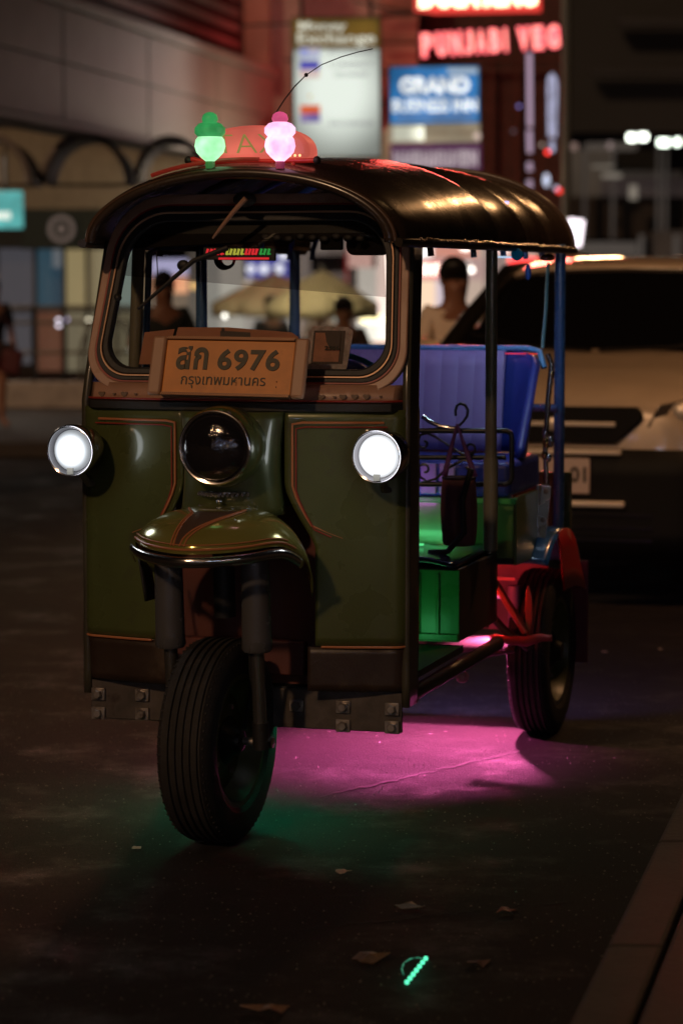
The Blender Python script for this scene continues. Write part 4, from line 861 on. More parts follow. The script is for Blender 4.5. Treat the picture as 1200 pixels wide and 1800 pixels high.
def stool(loc, lab, col):
    t = thing('stool', lab, 'stool', loc); m = mat('stool_'+col[0], col[1], .4)
    B().box((0, 0, .44), (.30, .30, .03)).build('seat', m, t, bevel=.012)
    for x in (-1, 1):
        for y in (-1, 1): B().tube([(x*.12, y*.12, .43), (x*.15, y*.15, 0)], .014, 8).build('leg', m, t)
fp = P(478, 900, 31); person('dark-clothed diner seated under the cream umbrella', (fp.x, 31, .12), .4, 1.62, MC['black_top'], DKT, HAIR, sit=True, arms=1); stool((fp.x, 31.05, .12), 'red plastic stool under the dark-clothed diner', ('red', (.4, .03, .02)))
fp = P(604, 900, 24.8); person('diner in a dark top seated beside the tan umbrella, nearest to the permit sticker', (fp.x, 24.8, .12), .1, 1.66, mat('brown_top', (.05, .03, .025), .8), DKT, HAIR, sit=True, arms=1); stool((fp.x, 24.85, .12), 'blue plastic stool under the diner by the tan umbrella', ('blue', (.03, .05, .3)))
fp = P(566, 900, 33); person('diner in a pale top seated farther back behind the tan umbrella pole', (fp.x, 33, .12), -.5, 1.62, mat('pale_top', (.5, .42, .38), .8), DKT, HAIR, sit=True, arms=1); stool((fp.x, 33.05, .12), 'grey plastic stool under the farther pale-topped diner', ('grey', (.2, .2, .2)))

# ================================================================== STREET FURNITURE
def umbrella(px, py, Y, R, hh, m, lab):
    c = P(px, py, Y); t = thing('market_umbrella', lab, 'umbrella', (c.x, Y, .12)); zt = c.z-.12
    for k in range(8):
        a0, a1 = 2*PI*k/8+.2, 2*PI*(k+1)/8+.2
        B().grid(lambda a, b: Vector((R*b*math.cos(a0+(a1-a0)*a), R*b*math.sin(a0+(a1-a0)*a), zt-hh*b**1.15-.03*math.sin(PI*a)*b)), 4, 6).build('canopy_panel', m, t, solid=.004)
        B().grid(lambda a, b: Vector((R*math.cos(a0+(a1-a0)*a), R*math.sin(a0+(a1-a0)*a), zt-hh-.16*b-.02*math.sin(PI*a))), 4, 1).build('valance', m, t, solid=.004)
    B().tube([(0, 0, 0), (0, 0, zt+.06)], .025, 10).build('umbrella_pole', STEEL, t)
    B().lathe([(.0, .10), (.22, .08), (.25, 0)], (0, 0, 0), (0, 0, 1), 20).build('umbrella_base', BLACK, t)
umbrella(482, 480, 34, .82, .38, mat('cream_canvas', (.62, .58, .40), .8), 'cream market umbrella, left one of the two seen through the windscreen')
umbrella(566, 474, 29, .62, .36, mat('tan_canvas', (.50, .40, .22), .8), 'tan market umbrella right of the cream one')
def table(px, Y, lab):
    c = P(px, 600, Y); t = thing('cafe_table', lab, 'table', (c.x, Y, .12)); B().box((0, 0, .74), (.8, .7, .03)).build('tabletop', mat('pale_tabletop', (.5, .45, .42), .4), t, bevel=.01)
    B().tube([(0, 0, 0), (0, 0, .73)], .03, 8).build('table_leg', STEEL, t)
table(500, 30.2, 'pale cafe table in front of the dark-clothed diner'); table(640, 24.4, 'pale cafe table right of the diner by the tan umbrella')
# railing on the far pavement
RLM = mat('railing_grey', (.20, .19, .17), .4, .5)
rlg = thing('railing', 'grey metal pedestrian railing standing on a low pale plinth across the road', 'railing', (P(110, 600, 29).x, 29, .12))
xs = [(p-110)/4600*29 for p in (-60, -10, 60, 113, 180, 250)]
PLN = mat('pale_plinth', (.42, .38, .36), .7, var=.2, bump=.3)
B().box(((xs[0]+xs[-1])/2, .05, .15), (xs[-1]-xs[0], .22, .30)).build('plinth', PLN, rlg, bevel=.02)
for i, x in enumerate(xs): B().tube([(x, 0, .28), (x, 0, 1.13)], .028, 10).build('railing_post', mat('railing_dark', (.03, .03, .035), .4, .4), rlg)
for z in (1.12, .95, .62): B().tube([(xs[0], 0, z), (xs[-1], 0, z)], .018, 8).build('railing_bar', RLM, rlg)
B().tube([(xs[4]+.06+.30*math.cos(t_), -.05, .55+.45*math.sin(t_)) for t_ in [PI*.0+PI*k/20 for k in range(21)]]+[(xs[4]-.24, -.05, .3)], .020, 8).build('curved_hoop', RLM, rlg)
for px in (25, 150): B().box(((px-110)/4600*29, .1, .30+.0), (.0, .0, .0)) if False else None

# ================================================================== LEFT BUILDING: FASCIA, ARCHES, SHOPS
FACW = mat('pale_painted_concrete', (.20, .17, .15), .6, var=.16, vscale=1.2, bump=.4, bscale=5, dirt=(.20, .16, .14), dscale=1.3, dthr=.52)
lb = thing('corner_building', 'pale corner building with a deep concrete fascia slanting over arched awnings and shopfronts', 'building', (0, 0, 0))
A0 = Vector((-5.0, 13.3, 0)); A1 = Vector((-.86, 34, 0)); dd = (A1-A0); nn = Vector((dd.y, -dd.x, 0)).normalized()
def wallz(a, b_, z0, z1, th, name, m, par, bev=.02): # upright slab from a to b, th behind (away from street)
    q = [a, b_, b_-nn*th, a-nn*th]; return B().add([(p.x, p.y, z0) for p in q]+[(p.x, p.y, z1) for p in q], [(0, 1, 2, 3), (4, 5, 6, 7), (0, 1, 5, 4), (1, 2, 6, 5), (2, 3, 7, 6), (3, 0, 4, 7)]).build(name, m, par, smooth=False, bevel=bev)
nb = 4
for i in range(7):
    a = A0.lerp(A1, i/7); b_ = A0.lerp(A1, (i+1)/7-.0012)
    for j, (z0, z1) in enumerate([(3.05, 3.60), (3.608, 4.12)]): wallz(a, b_, z0, z1, .35, 'fascia_panel', FACW, lb, .012)
wallz(A0+nn*.06, A1+nn*.06, 4.125, 4.24, .5, 'fascia_coping', FACW, lb)
wallz(A0+nn*.05, A1+nn*.05, 2.96, 3.045, .45, 'fascia_drip', FACW, lb)
wallz(A0-nn*.40, A1-nn*.40, 4.25, 7.5, .2, 'upper_wall', mat('dark_upper_wall', (.03, .022, .020), .8, var=.3), lb)
for i in range(26):   # louvres above
    a = A0.lerp(A1, .45+.02*i); 
    z = 4.35+.0*i
for k in range(9):
    wallz(A0.lerp(A1, .30)+nn*(-.30), A0.lerp(A1, .97)+nn*(-.30), 4.45+.20*k, 4.52+.20*k, .06, 'louvre', mat('louvre_grey', (.11, .095, .09), .5, var=.3), lb, 0)
wallz(A0-nn*1.2, A1-nn*1.2, 0.1, 2.96, .2, 'back_wall', mat('dim_wall', (.10, .085, .07), .7, var=.2), lb) if False else None
# arched awnings: hoops in front of dark vault
ARM = mat('arch_pipe_grey', (.22, .19, .18), .5)
for i, (px, py, wpx, Y) in enumerate([(-25, 300, 150, 25), (150, 300, 150, 26), (300, 300, 120, 27.5)]):
    c = P(px, py, Y); R = wpx/2/4600*Y; hgt = .46
    aw = thing('arched_awning', ['dark arched awning cut by the left edge of the photo', 'dark arched awning above the round emblem sign', 'dark arched awning half hidden behind the roof of the three-wheeler'][i], 'awning', (c.x, Y, c.z-.12), 0, None)
    B().grid(lambda a, b: Vector((-R*math.cos(PI*a), 1.2*b, hgt*math.sin(PI*a))), 20, 4).build('awning_cover', mat('dark_awning', (.02, .018, .018), .6), aw, solid=.02)
    B().tube([(-R*math.cos(PI*k/24), -.02, hgt*math.sin(PI*k/24)) for k in range(25)], .035, 8).build('arch_pipe', ARM, aw)
    B().box((0, .5, .0), (2*R, .03, .03)).build('tie_bar', BLACK, aw)
shop = thing('shopfront_row', 'row of dim shopfronts with cream band, dark fascia and coloured window panels across the road', 'building', (0, 0, 0))
def slab(px0, py0, px1, py1, Y, m, name, par, th=.08, bev=.01, label=None):
    a = P(px0, py1, Y); b_ = P(px1, py0, Y); return B().box(((a.x+b_.x)/2, Y+th/2, (a.z+b_.z)/2), (abs(b_.x-a.x), th, abs(b_.z-a.z))).build(name, m, par, smooth=False, bevel=bev, label=label)
slab(-400, 225, 760, 372, 33, mat('cream_band_wall', (.26, .22, .165), .7, var=.15), 'cream_band', shop)
slab(-400, 372, 350, 436, 32.9, mat('dark_green_fascia', (.012, .016, .013), .5), 'dark_fascia', shop)
slab(-400, 436, 8, 700, 33.4, mat('grey_wall', (.20, .19, .20), .6, var=.2), 'wall_bay', shop)
pan = [(0, 436, 62, 640, (.42, .40, .46), .18, 'grey_window'), (62, 436, 92, 545, (.12, .26, .36), .30, 'blue_window'), (92, 436, 114, 470, (.5, .55, .60), .30, 'grey_window'), (92, 470, 114, 545, (.09, .20, .30), .3, 'blue_window'), (114, 432, 152, 545, (.80, .62, .30), .45, 'yellow_window'), (152, 432, 166, 545, (.55, .42, .22), .4, 'tan_window'), (166, 432, 205, 545, (.72, .58, .32), .42, 'yellow_window'),
       (64, 548, 108, 652, (.42, .16, .09), .32, 'orange_panel'), (112, 548, 235, 652, (.62, .52, .32), .30, 'cream_window'), (205, 430, 240, 545, (.50, .62, .56), .55, 'teal_window'), (240, 430, 262, 640, (.7, .5, .3), .45, 'tan_window')]
for i, (x0, y0, x1, y1, c, e, nm) in enumerate(pan): slab(x0, y0, x1, y1, 33.2+.01*i, tubelit('pane%d' % i, c, e*.8, e*1.5, .5, .5), nm, shop)
for x in (62, 113, 153, 204, 262): slab(x-2, 432, x+2, 655, 33.05, mat('mullion_dark', (.04, .035, .03), .5), 'mullion', shop)
slab(0, 543, 262, 548, 33.0, MC['mullion_dark'], 'transom', shop)
# round emblem sign, teal sign
es = thing('round_emblem_sign', 'dark fascia sign with a faint round ring emblem, left of the three-wheeler roof', 'sign', P(108, 402, 32.6))
B().box((0, .05, 0), (1.0, .08, .50)).build('sign_board', mat('very_dark_green', (.010, .018, .013), .5), es, bevel=.01)
B().lathe([(.17, 0), (.17, -.02), (.115, -.02), (.115, 0)], (0, 0, 0), (0, 1, 0), 40).build('ring', glow('ring_glow', (.5, .36, .30), .22), es)
B().lathe([(.06, -.01), (.0, -.012)], (0, 0, 0), (0, 1, 0), 24).build('ring_centre', MC['ring_glow'], es)
ts = thing('teal_light_box', 'small teal lit sign box with pale blurred strip at the left edge', 'sign', P(8, 368, 31))
B().box((0, .05, 0), (.42, .10, .44)).build('box_front', glow('teal_box', (.12, .52, .50), .85, .3, 3), ts, bevel=.02); B().box((-.06, -.005, -.07), (.26, .012, .09)).build('pale_strip', glow('teal_pale', (.75, .85, .75), 1.3), ts, bevel=.004); B().tube([(0, .12, .2), (0, .12, .8)], .02, 8).build('sign_hanger', BLACK, ts)

# ================================================================== CAFE WALL SEEN THROUGH THE WINDSCREEN
cw_ = thing('cafe_building', 'pale cafe building with lit bays seen through the windscreen', 'building', (0, 0, 0))
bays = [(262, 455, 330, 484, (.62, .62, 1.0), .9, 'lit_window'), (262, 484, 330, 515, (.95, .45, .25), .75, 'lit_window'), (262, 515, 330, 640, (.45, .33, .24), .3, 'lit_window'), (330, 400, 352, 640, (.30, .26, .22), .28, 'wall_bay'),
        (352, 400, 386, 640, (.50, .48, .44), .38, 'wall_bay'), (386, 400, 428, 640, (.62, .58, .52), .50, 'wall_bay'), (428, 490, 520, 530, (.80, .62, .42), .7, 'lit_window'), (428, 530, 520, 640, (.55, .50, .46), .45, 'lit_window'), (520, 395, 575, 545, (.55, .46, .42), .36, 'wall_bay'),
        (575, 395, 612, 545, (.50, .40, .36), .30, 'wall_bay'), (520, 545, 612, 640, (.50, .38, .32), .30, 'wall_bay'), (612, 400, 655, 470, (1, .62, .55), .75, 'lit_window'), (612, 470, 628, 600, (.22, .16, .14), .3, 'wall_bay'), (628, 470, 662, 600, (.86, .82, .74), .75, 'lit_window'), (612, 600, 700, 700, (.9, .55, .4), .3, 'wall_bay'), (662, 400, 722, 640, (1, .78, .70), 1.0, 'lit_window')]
for i, (x0, y0, x1, y1, c, e, nm) in enumerate(bays): slab(x0, y0, x1, y1, 38+.012*i, tubelit('bay%d' % i, c, e*1.9, e*3.1, .6, .6), nm, cw_)  # wall bays glow by emission in place of light falling on them
slab(225, 640, 760, 760, 38.3, mat('dark_base_wall', (.10, .08, .07), .8), 'wall_base', cw_)
slab(340, 225, 760, 398, 37.8, mat('dark_red_upper', (.10, .03, .025), .8, var=.2), 'upper_wall', cw_)
slab(545, 448, 612, 478, 37.4, mat('dark_sign_band', (.03, .02, .02), .6), 'shade_box', cw_)
slab(607, 440, 611, 520, 37.3, glow('red_line_lamp', (.9, .08, .08), .7), 'red_light_strip', cw_)
for i, (x0, x1, e) in enumerate([(450, 478, 1.6), (478, 502, 2.4), (502, 520, 1.0)]): slab(x0, 497-i*3, x1, 508-i*3, 37.2, glow('warm_strip%d' % i, (1, .62, .25), e), 'lit_strip', cw_)
bs = thing('blue_sign', 'blue lit sign with three round white lamps above the umbrellas', 'sign', P(472, 450, 36))
def pxm(n, Y): return n/4600*Y
B().box((0, .06, 0), (pxm(78, 36), .12, pxm(76, 36))).build('sign_box', glow('deep_blue_light', (.16, .18, .85), .85, .4, 2), bs, bevel=.01)
for i, (x, z, r) in enumerate([(441, 472, 8), (464, 472, 9), (490, 472, 9), (498, 448, 9), (492, 432, 7)]): B().ball(((x-472)/4600*36, -.03, -(z-450)/4600*36), pxm(r, 36), 12, (1, .3, 1)).build('sign_lamp', glow('cold_lamp', (.80, .85, 1), 3.2), bs)
for i, (x, y, r, c, s, Y, lab) in enumerate([(395, 555, 6, (1, .97, .9), 5, 27, 'round white bulb left of the cream umbrella'), (437, 491, 5, (.85, .9, 1), 2, 35, 'small cold white bulb under the blue sign'), (627, 557, 7, (1, .55, .38), 2.2, 30, 'round peach bulb left of the bright oval lamp'), (341, 502, 9, (1, .60, .22), 1.8, 37, 'square orange lamp left of the blue post'), (310, 497, 8, (1, .35, .2), 1.2, 37.2, 'dimmer reddish lamp beside the square orange one'), (590, 562, 6, (.6, .75, .72), 1, 30, 'pale teal bulb beside the seated diner'), (103, 567, 6, (.92, .85, 1), 2.6, 31, 'tall white lamp on the far railing'), (117, 563, 4, (.7, .6, 1), 1.8, 31.2, 'violet-white lamp beside the tall white one on the railing'), (156, 563, 6, (1, .9, .65), 1.8, 31.4, 'warm cream lamp left of the windscreen frame'), (272, 540, 6, (.85, .8, .7), 1.1, 30, 'dim cream bulb beside the dark-clothed pedestrian'), (227, 618, 5, (1, .95, .85), 1.2, 31, 'low white lamp by the left windscreen corner')]):
    B_ = B().ball((0, 0, 0), pxm(r, Y)*.72, 14, (1, 1, 1.9 if 'tall' in lab else 1)); o = B_.build('bulb', glow('bulb%d' % i, c, s)); o.location = P(x, y, Y); tag(o, lab, 'lamp')
o = B().ball((0, 0, 0), .075, 14, (2.1, 1, .8)).build('bulb', glow('oval_lamp', (1, .86, .45), 5)); o.location = P(656, 561, 30); tag(o, 'bright oval yellow lamp beside the right edge of the windscreen', 'lamp')

# ================================================================== RESTAURANT RIGHT OF THE PILLAR
rs = thing('lit_restaurant', 'brightly lit restaurant front behind the man in the tan shirt', 'building', (0, 0, 0))
rb = [(705, 430, 760, 452, (1, .97, .92), 1.6, 'lit_panel'), (760, 428, 840, 452, (.90, .38, .28), .8, 'lit_panel'), (705, 452, 850, 492, (.85, .55, .50), .6, 'lit_panel'), (705, 492, 735, 560, (1, .74, .52), 1.1, 'lit_panel'), (735, 492, 765, 545, (1, .72, .50), 1.2, 'lit_panel'), (765, 492, 800, 545, (.80, .66, .72), .95, 'lit_panel'), (800, 430, 850, 545, (.80, .60, .48), .75, 'lit_panel'), (850, 420, 890, 545, (.55, .38, .34), .6, 'lit_panel'), (705, 545, 890, 690, (.30, .10, .08), .3, 'lit_panel'), (876, 430, 960, 545, (.9, .55, .45), .7, 'lit_panel')]
for i, (x0, y0, x1, y1, c, e, nm) in enumerate(rb): slab(x0, y0, x1, y1, 40+.012*i, tubelit('rest%d' % i, c, e*1.0, e*1.7, .6, .6), nm, rs)
nsn = thing('red_neon_sign', 'blurred red neon shop sign with white glowing strokes behind the man', 'sign', P(762, 474, 38))
B().box((0, .05, 0), (pxm(92, 38), .08, pxm(28, 38))).build('sign_back', glow('pink_back', (1, .30, .28), 1.3), nsn, bevel=.03)
for k in range(5): B().tube([(-.32+.16*k, -.03, -.06), (-.32+.16*k, -.03, .06), (-.24+.16*k, -.03, .06), (-.24+.16*k, -.03, -.06)], .022, 8).build('neon_stroke', glow('neon_white', (1, .85, .7), 4.5), nsn)
for i, (x, y, r, s, lab) in enumerate([(828, 474, 8, 5, 'large round white lamp right of the man\'s head'), (738, 445, 7, 4, 'white lamp beside the dark pillar, highest of the cluster'), (732, 452, 6, 3, 'white lamp beside the dark pillar, lower left of the cluster'), (750, 437, 7, 4, 'white lamp just under the roof edge beside the pillar'), (754, 448, 5, 1.2, 'pinkish lamp at the right of the lamp cluster beside the pillar'), (818, 434, 9, 3.5, 'warm lamp tucked under the roof edge above the man'), (884, 440, 8, 3, 'pink-white lamp between the two right-hand posts'), (824, 462, 5, 1.0, 'dim cream lamp above the large white one')]):
    o = B().ball((0, 0, 0), pxm(r, 39)*.6, 14, (1.8 if i in (5, 6) else 1, 1, 1)).build('bulb', glow('rbulb%d' % i, (1, .95, .85) if i not in (4, 6) else (1, .7, .65), s)); o.location = P(x, y, 39-.2*i); tag(o, lab, 'lamp')
o = B().tube([(-.27, 0, 0), (.27, 0, 0)], .03, 8).build('red_tube_lamp', glow('red_tube', (1, .05, .05), 3)); o.location = P(935, 458, 30); tag(o, 'thin red neon tube glowing above the roof of the parked car', 'lamp')

# ================================================================== SIGNS ABOVE
frd = thing('signboard_building', 'dark red lit facade behind the hanging signs', 'building', (0, 0, 0))
RW = mat('plaster_red_grey', (.30, .16, .14), .7, var=.3, vscale=1.5)
slab(470, -80, 670, 396, 36.0, mat('pale_column_wall', (.36, .30, .29), .7, var=.12), 'pale_column', frd, th=.5)
slab(665, -80, 735, 396, 35.8, RW, 'red_lit_wall', frd, th=.6)
slab(735, -80, 990, 424, 37.0, mat('dark_red_wall', (.055, .022, .018), .7, var=.4), 'facade_wall', frd, th=.6)
slab(428, -80, 474, 135, 35.6, RW, 'side_strip', frd, th=.4)
for k in range(6): slab(668, 20+k*52, 733, 24+k*52, 35.5, mat('dark_red_strip', (.05, .012, .01), .8), 'horizontal_ledge', frd)  # thin dark red strips across the wall
for x in (745, 800, 860, 905): slab(x, 105, x+7, 424, 36.7, mat('dark_pilaster', (.09, .03, .025), .7), 'pilaster', frd)
slab(725, 100, 990, 106, 36.6, MC['dark_pilaster'], 'ledge', frd)
pole = tag(B().tube([P(991, 1080, 31)-Vector((0, 0, P(991, 1080, 31).z)), Vector((P(991, 400, 31).x, 31, 7))], .055, 12).build('utility_pole', mat('pole_grey', (.10, .105, .10), .6)), 'dark grey utility pole right of the hanging signs', 'pole')
for i, (a, b_, h) in enumerate([((420, 45), (740, 22), 30), ((620, 0), (760, 25), 30), ((500, 105), (620, 98), 31)]):
    tag(B().tube([P(*a, h), P((a[0]+b_[0])/2, (a[1]+b_[1])/2+4, h), P(*b_, h)], .014, 6).build('overhead_cable', BLACK), ['thin cable crossing above the tall white exchange sign', 'steep cable running up to the bright yellow lettered sign', 'short cable beside the pale column'][i], 'cable')
def sign(px0, py0, px1, py1, Y, name, lab, tilt=0):
    a, b_ = P(px0, py1, Y), P(px1, py0, Y); c = (a+b_)/2; t = thing(name, lab, 'sign', c); t.rotation_euler = (0, tilt, 0); return t, abs(b_.x-a.x), abs(b_.z-a.z)
def face(t, w_, h_, x, z, m, name, y=-.0, th=.02, bev=0): return B().box((x, y, z), (w_, th, h_)).build(name, m, t, smooth=False, bevel=bev)
# money exchange
Y = 29; t, W, Hh = sign(516, 31, 668, 276, Y, 'money_exchange_sign', 'tall white lit money exchange sign with a brown heading and small flags', math.radians(-.6))
face(t, W+.04, Hh+.04, 0, 0, mat('sign_case', (.10, .11, .10), .5), 'sign_case', .10, .18, .01)
face(t, W*.98, Hh*.77, 0, -Hh*.108, tubelit('exchange_white', (.92, 1, .90), .24, 1.05, 1.35, 1.15, -.01), 'white_panel', 0)
face(t, W*.98, Hh*.205, 0, Hh*.390, glow('exchange_brown', (.36, .20, .03), .42, .3, 2), 'brown_heading', 0)
EX = glow('exchange_letters', (.85, .85, .70), .85, .2, 5); GREYL = mat('exchange_grey_print', (.25, .25, .30), .6, em=(.5, .52, .62), es=.25)
text('heading_money', 'Money', .2, EX, t, (-W*.16, -.013, Hh*.435), width=W*.55, height=Hh*.085, bold=.004)
text('heading_exchange', 'Exchange', .2, EX, t, (0, -.013, Hh*.345), width=W*.90, height=Hh*.10, bold=.004)
for k, (s_, z) in enumerate([('EXCHANGE', .255), ('CURRENCY', .165), ('EXCHANGE', .095), ('EXCHANGE', -.255)]):
    text('small_line', s_, .1, GREYL, t, (W*.17, -.013, Hh*z), width=W*(.50 if k != 2 else .38), height=Hh*.036)
for k, (z, c1, c2_) in enumerate([(.255, (.45, .5, .9), (.9, .85, .85)), (.165, (.10, .10, .60), (.10, .10, .60)), (.105, (.95, .70, .65), (1, .85, .8)), (-.155, (1, .16, .04), (1, .16, .04)), (-.215, (.35, .25, .55), (.10, .12, .50))]):
    f_ = face(t, W*.23, Hh*.064, -W*.31, Hh*z, glow('flag_a%d' % k, c1, .8), 'flag', -.014, .006)
    face(f_, W*.11, Hh*.03, -W*.265, Hh*(z+.011), glow('flag_b%d' % k, c2_, .75), 'flag_canton', -.0175, .004)
B().ball((-W*.31, -.014, Hh*-.06), .018, 8).build('flag_dot', glow('flag_dot', (.9, .5, .05), .8), t)
for s in (-1, 1): B().tube([(s*W*.4, .1, Hh/2), (s*W*.4, .1, Hh/2+.9)], .02, 8).build('sign_hanger', BLACK, t)
# grand business inn group
Y = 30; t, W, Hh = sign(686, 117, 841, 215, Y, 'grand_business_inn_sign', 'blue lit sign reading GRAND BUSINESS INN', math.radians(-.8))
face(t, W+.05, Hh+.05, 0, 0, MC['sign_case'], 'sign_case', .08, .14, .01)
face(t, W, Hh, 0, 0, glow('inn_blue', (.04, .24, .60), .85, .45, 2.2), 'blue_panel')
WL = glow('inn_white', (.92, .97, 1), 1.15, .3, 4)
text('sign_word', 'GRAND', .2, WL, t, (0, -.014, Hh*.17), width=W*.80, height=Hh*.31, bold=.012)
text('sign_word', 'BUSINESS INN', .2, WL, t, (0, -.014, -Hh*.19), width=W*.96, height=Hh*.24, bold=.008)
face(t, W*.34, Hh*.10, W*.32, Hh*.42, glow('inn_strip', (.6, .75, .9), .7), 'pale_strip', -.013, .006)
face(t, W*.9, Hh*.06, 0, -Hh*.41, glow('inn_strip2', (.30, .38, .62), .5), 'lower_strip', -.013, .006)
t, W, Hh = sign(682, 217, 843, 250, Y, 'cream_number_sign', 'narrow cream sign strip with faint figures under the blue inn sign', math.radians(-.8))
face(t, W, Hh, 0, 0, glow('cream_strip', (.75, .62, .42), .42, .3, 2), 'cream_panel'); face(t, W*.34, Hh*.8, -W*.28, 0, tubelit('cream_hot', (1, 1, .80), .6, 1.8, 3, 5), 'bright_panel', -.013, .006)
text('faint_figures', '254-7981', .1, mat('faint_brown_ink', (.2, .13, .08), .6, em=(.35, .24, .16), es=.4), t, (W*.2, -.014, 0), width=W*.5, height=Hh*.42)
B().ball((W*.47, -.03, -Hh*.2), .04, 12).build('cable_ring_lamp', glow('ring_lamp', (1, .75, .65), .8), t)
t, W, Hh = sign(686, 252, 845, 300, Y, 'purple_sign', 'purple sign strip with large white capitals, lowest of the hanging signs', math.radians(-.8))
face(t, W, Hh, 0, 0, glow('purple_panel', (.20, .05, .18), .45), 'purple_panel')
for k in range(9):
    x = -W*.42+W*.105*k; g_ = B(); g_.box((x-.03, 0, 0), (.03, .01, Hh*.62)); g_.box((x+.03, 0, 0), (.026, .01, Hh*.62)); g_.box((x, 0, 0), (.02, .009, Hh*.66), Matrix.Rotation([-.5, .5, 0, -.4, .3][k % 5], 3, 'Y'))
    g_.build('blurred_capital', glow('capital_white', (.75, .62, .66), .75, .3, 2), t, smooth=False).location = (0, -.016, -Hh*.06)
# neon names
NE = glow('neon_red_letter', (1, .12, .15), 2.6); NEC = glow('neon_core', (1, .34, .26), 2.6)
t, W, Hh = sign(737, 42, 986, 100, 32, 'punjabi_veg_sign', 'red neon lettering reading PUNJABI VEG', math.radians(-3.8))
xs_ = 0; word = 'PUNJABI VEG'; adv = {'P': 26, 'U': 25, 'N': 25, 'J': 19, 'A': 24, 'B': 24, 'I': 13, ' ': 12, 'V': 26, 'E': 24, 'G': 28}; tot = sum(adv[c] for c in word); x = -W/2
for ch in word:
    a = adv[ch]/tot*W
    if ch != ' ':
        o = text('letter', ch, .2, NE, t, (x+a/2, 0, .0), depth=.03, width=a*.80 if ch != 'I' else a*.4, height=Hh*.72, bold=.018)
        text('neon_core', ch, .2, NEC, o, (0, 0, .033), rot=(0, 0, 0), depth=.004, width=a*.66 if ch != 'I' else a*.2, height=Hh*.62, bold=-.002)
    x += a
B().tube([(-W/2, .06, .0), (W/2, .06, 0)], .015, 6).build('letter_rail', BLACK, t)
t, W, Hh = sign(728, -60, 951, 22, 32, 'dosa_king_sign', 'bright yellow-white lettering DOSA KING on a red-edged board at the top edge', math.radians(-1.2))
face(t, W, Hh, 0, 0, glow('dosa_red', (1, .05, .04), .9), 'red_board', .03, .05, .01)
text('board_lettering', 'DOSA KING', .3, glow('dosa_letters', (1, .85, .50), 4.5), t, (0, -.01, -Hh*.06), depth=.02, width=W*.93, height=Hh*.62, bold=.02)
lamp('red_board_light', 'AREA', (0, -.1, -.1), (1, .08, .06), 16, t, W, (0, .9, -.5), sy=.4)
lamp('red_board_light', 'AREA', (-1.0, .6, -.3), (1, .07, .06), 14, t, .6, (-.2, 1, -.45), sy=.6)
# vertical neon tubes
t = thing('vertical_neon', 'long violet-white vertical neon tube under the VEG lettering', 'sign', P(930, 180, 33)); VN = glow('violet_neon', (.62, .45, .62), .75)
for y0, y1 in ((92, 222), (228, 268), (285, 300), (316, 330)): B().tube([P(930, y0, 33)-P(930, 180, 33), P(931, y1, 33)-P(930, 180, 33)], .033, 8).build('neon_tube', VN, t)
t = thing('bulb_string_neon', 'white neon loop left of the utility pole with a rounded top', 'sign', P(970, 180, 33)); WN = glow('white_violet_neon', (.58, .60, .85), .8, .3, 12); o0 = P(970, 180, 33)
B().tube([P(966, 240, 33)-o0, P(965, 150, 33)-o0, P(966, 136, 33)-o0, P(970, 130, 33)-o0, P(974, 136, 33)-o0, P(976, 150, 33)-o0, P(974, 240, 33)-o0], .026, 8).build('neon_tube', WN, t)
for y in (250, 257, 262): B().ball(P(970, y, 33)-o0, .035, 8).build('neon_bead', WN, t)
for i, (x, y, r, c, s, lab) in enumerate([(962, 267, 5, (1, .04, .03), 4, 'round red lamp left of the utility pole'), (952, 254, 4, (.75, .6, .5), .9, 'dim beige lamp above the red one by the pole'), (960, 316, 7, (.7, .78, 1), 1.3, 'bluish tall lamp above the rear roof corner'), (983, 335, 6, (1, .03, .02), 2.5, 'red lamp touching the foot of the pole above the roof corner'), (977, 330, 5, (.8, .75, 1), 1.2, 'pale violet lamp beside the red one above the roof corner'), (912, 186, 4, (.3, .28, .8), 1.1, 'small indigo lamp left of the long neon tube'), (902, 230, 5, (.3, .24, .3), .30, 'faint grey lamp low left of the long neon tube')]):
    o = B().ball((0, 0, 0), pxm(r, 34)*.75, 12, (1, 1, 2.2 if 'tall' in lab else 1)).build('bulb', glow('nb%d' % i, c, s)); o.location = P(x, y, 34-.1*i); tag(o, lab, 'lamp')
t = thing('white_light_box', 'white lit sign box just beside the rear roof corner above the parked car', 'sign', P(1011, 408, 26)); B().box((0, .1, 0), (.16, .15, .27), Matrix.Rotation(.12, 3, 'Y')).build('box_front', glow('white_box', (1, .88, .95), 2.6), t, bevel=.02); B().tube([(0, .2, 0), (.0, .3, -2.2)], .03, 8).build('sign_post', BLACK, t)

# ================================================================== FAR RIGHT BUILDING AND LIGHTS
fb = thing('far_building', 'dim low building with open dark bays far down the street on the right', 'building', (0, 0, 0))
FY = 62; DW = mat('far_grey_wall', (.16, .125, .11), .8, var=.3, vscale=.6)
def fs(x0, y0, x1, y1, nm, m=DW, Y=FY, th=.6): return slab(x0, y0, x1, y1, Y, m, nm, fb, th=th)
DIM = lambda n, c, e: glow(n, c, e, .35, .4)  # faint emission stands in for street light on the far walls
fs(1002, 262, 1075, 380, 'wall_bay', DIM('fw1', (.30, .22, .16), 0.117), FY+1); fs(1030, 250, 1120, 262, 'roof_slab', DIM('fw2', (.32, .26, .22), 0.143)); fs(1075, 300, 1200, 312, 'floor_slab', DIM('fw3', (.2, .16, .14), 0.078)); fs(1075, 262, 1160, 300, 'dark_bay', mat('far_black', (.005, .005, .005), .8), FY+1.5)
fs(1060, 312, 1300, 345, 'wall_bay', DIM('fw4', (.20, .14, .13), .12), FY+.5); fs(1000, 345, 1330, 420, 'dark_lower_wall', mat('far_dark', (.03, .022, .02), .8), FY+.8)
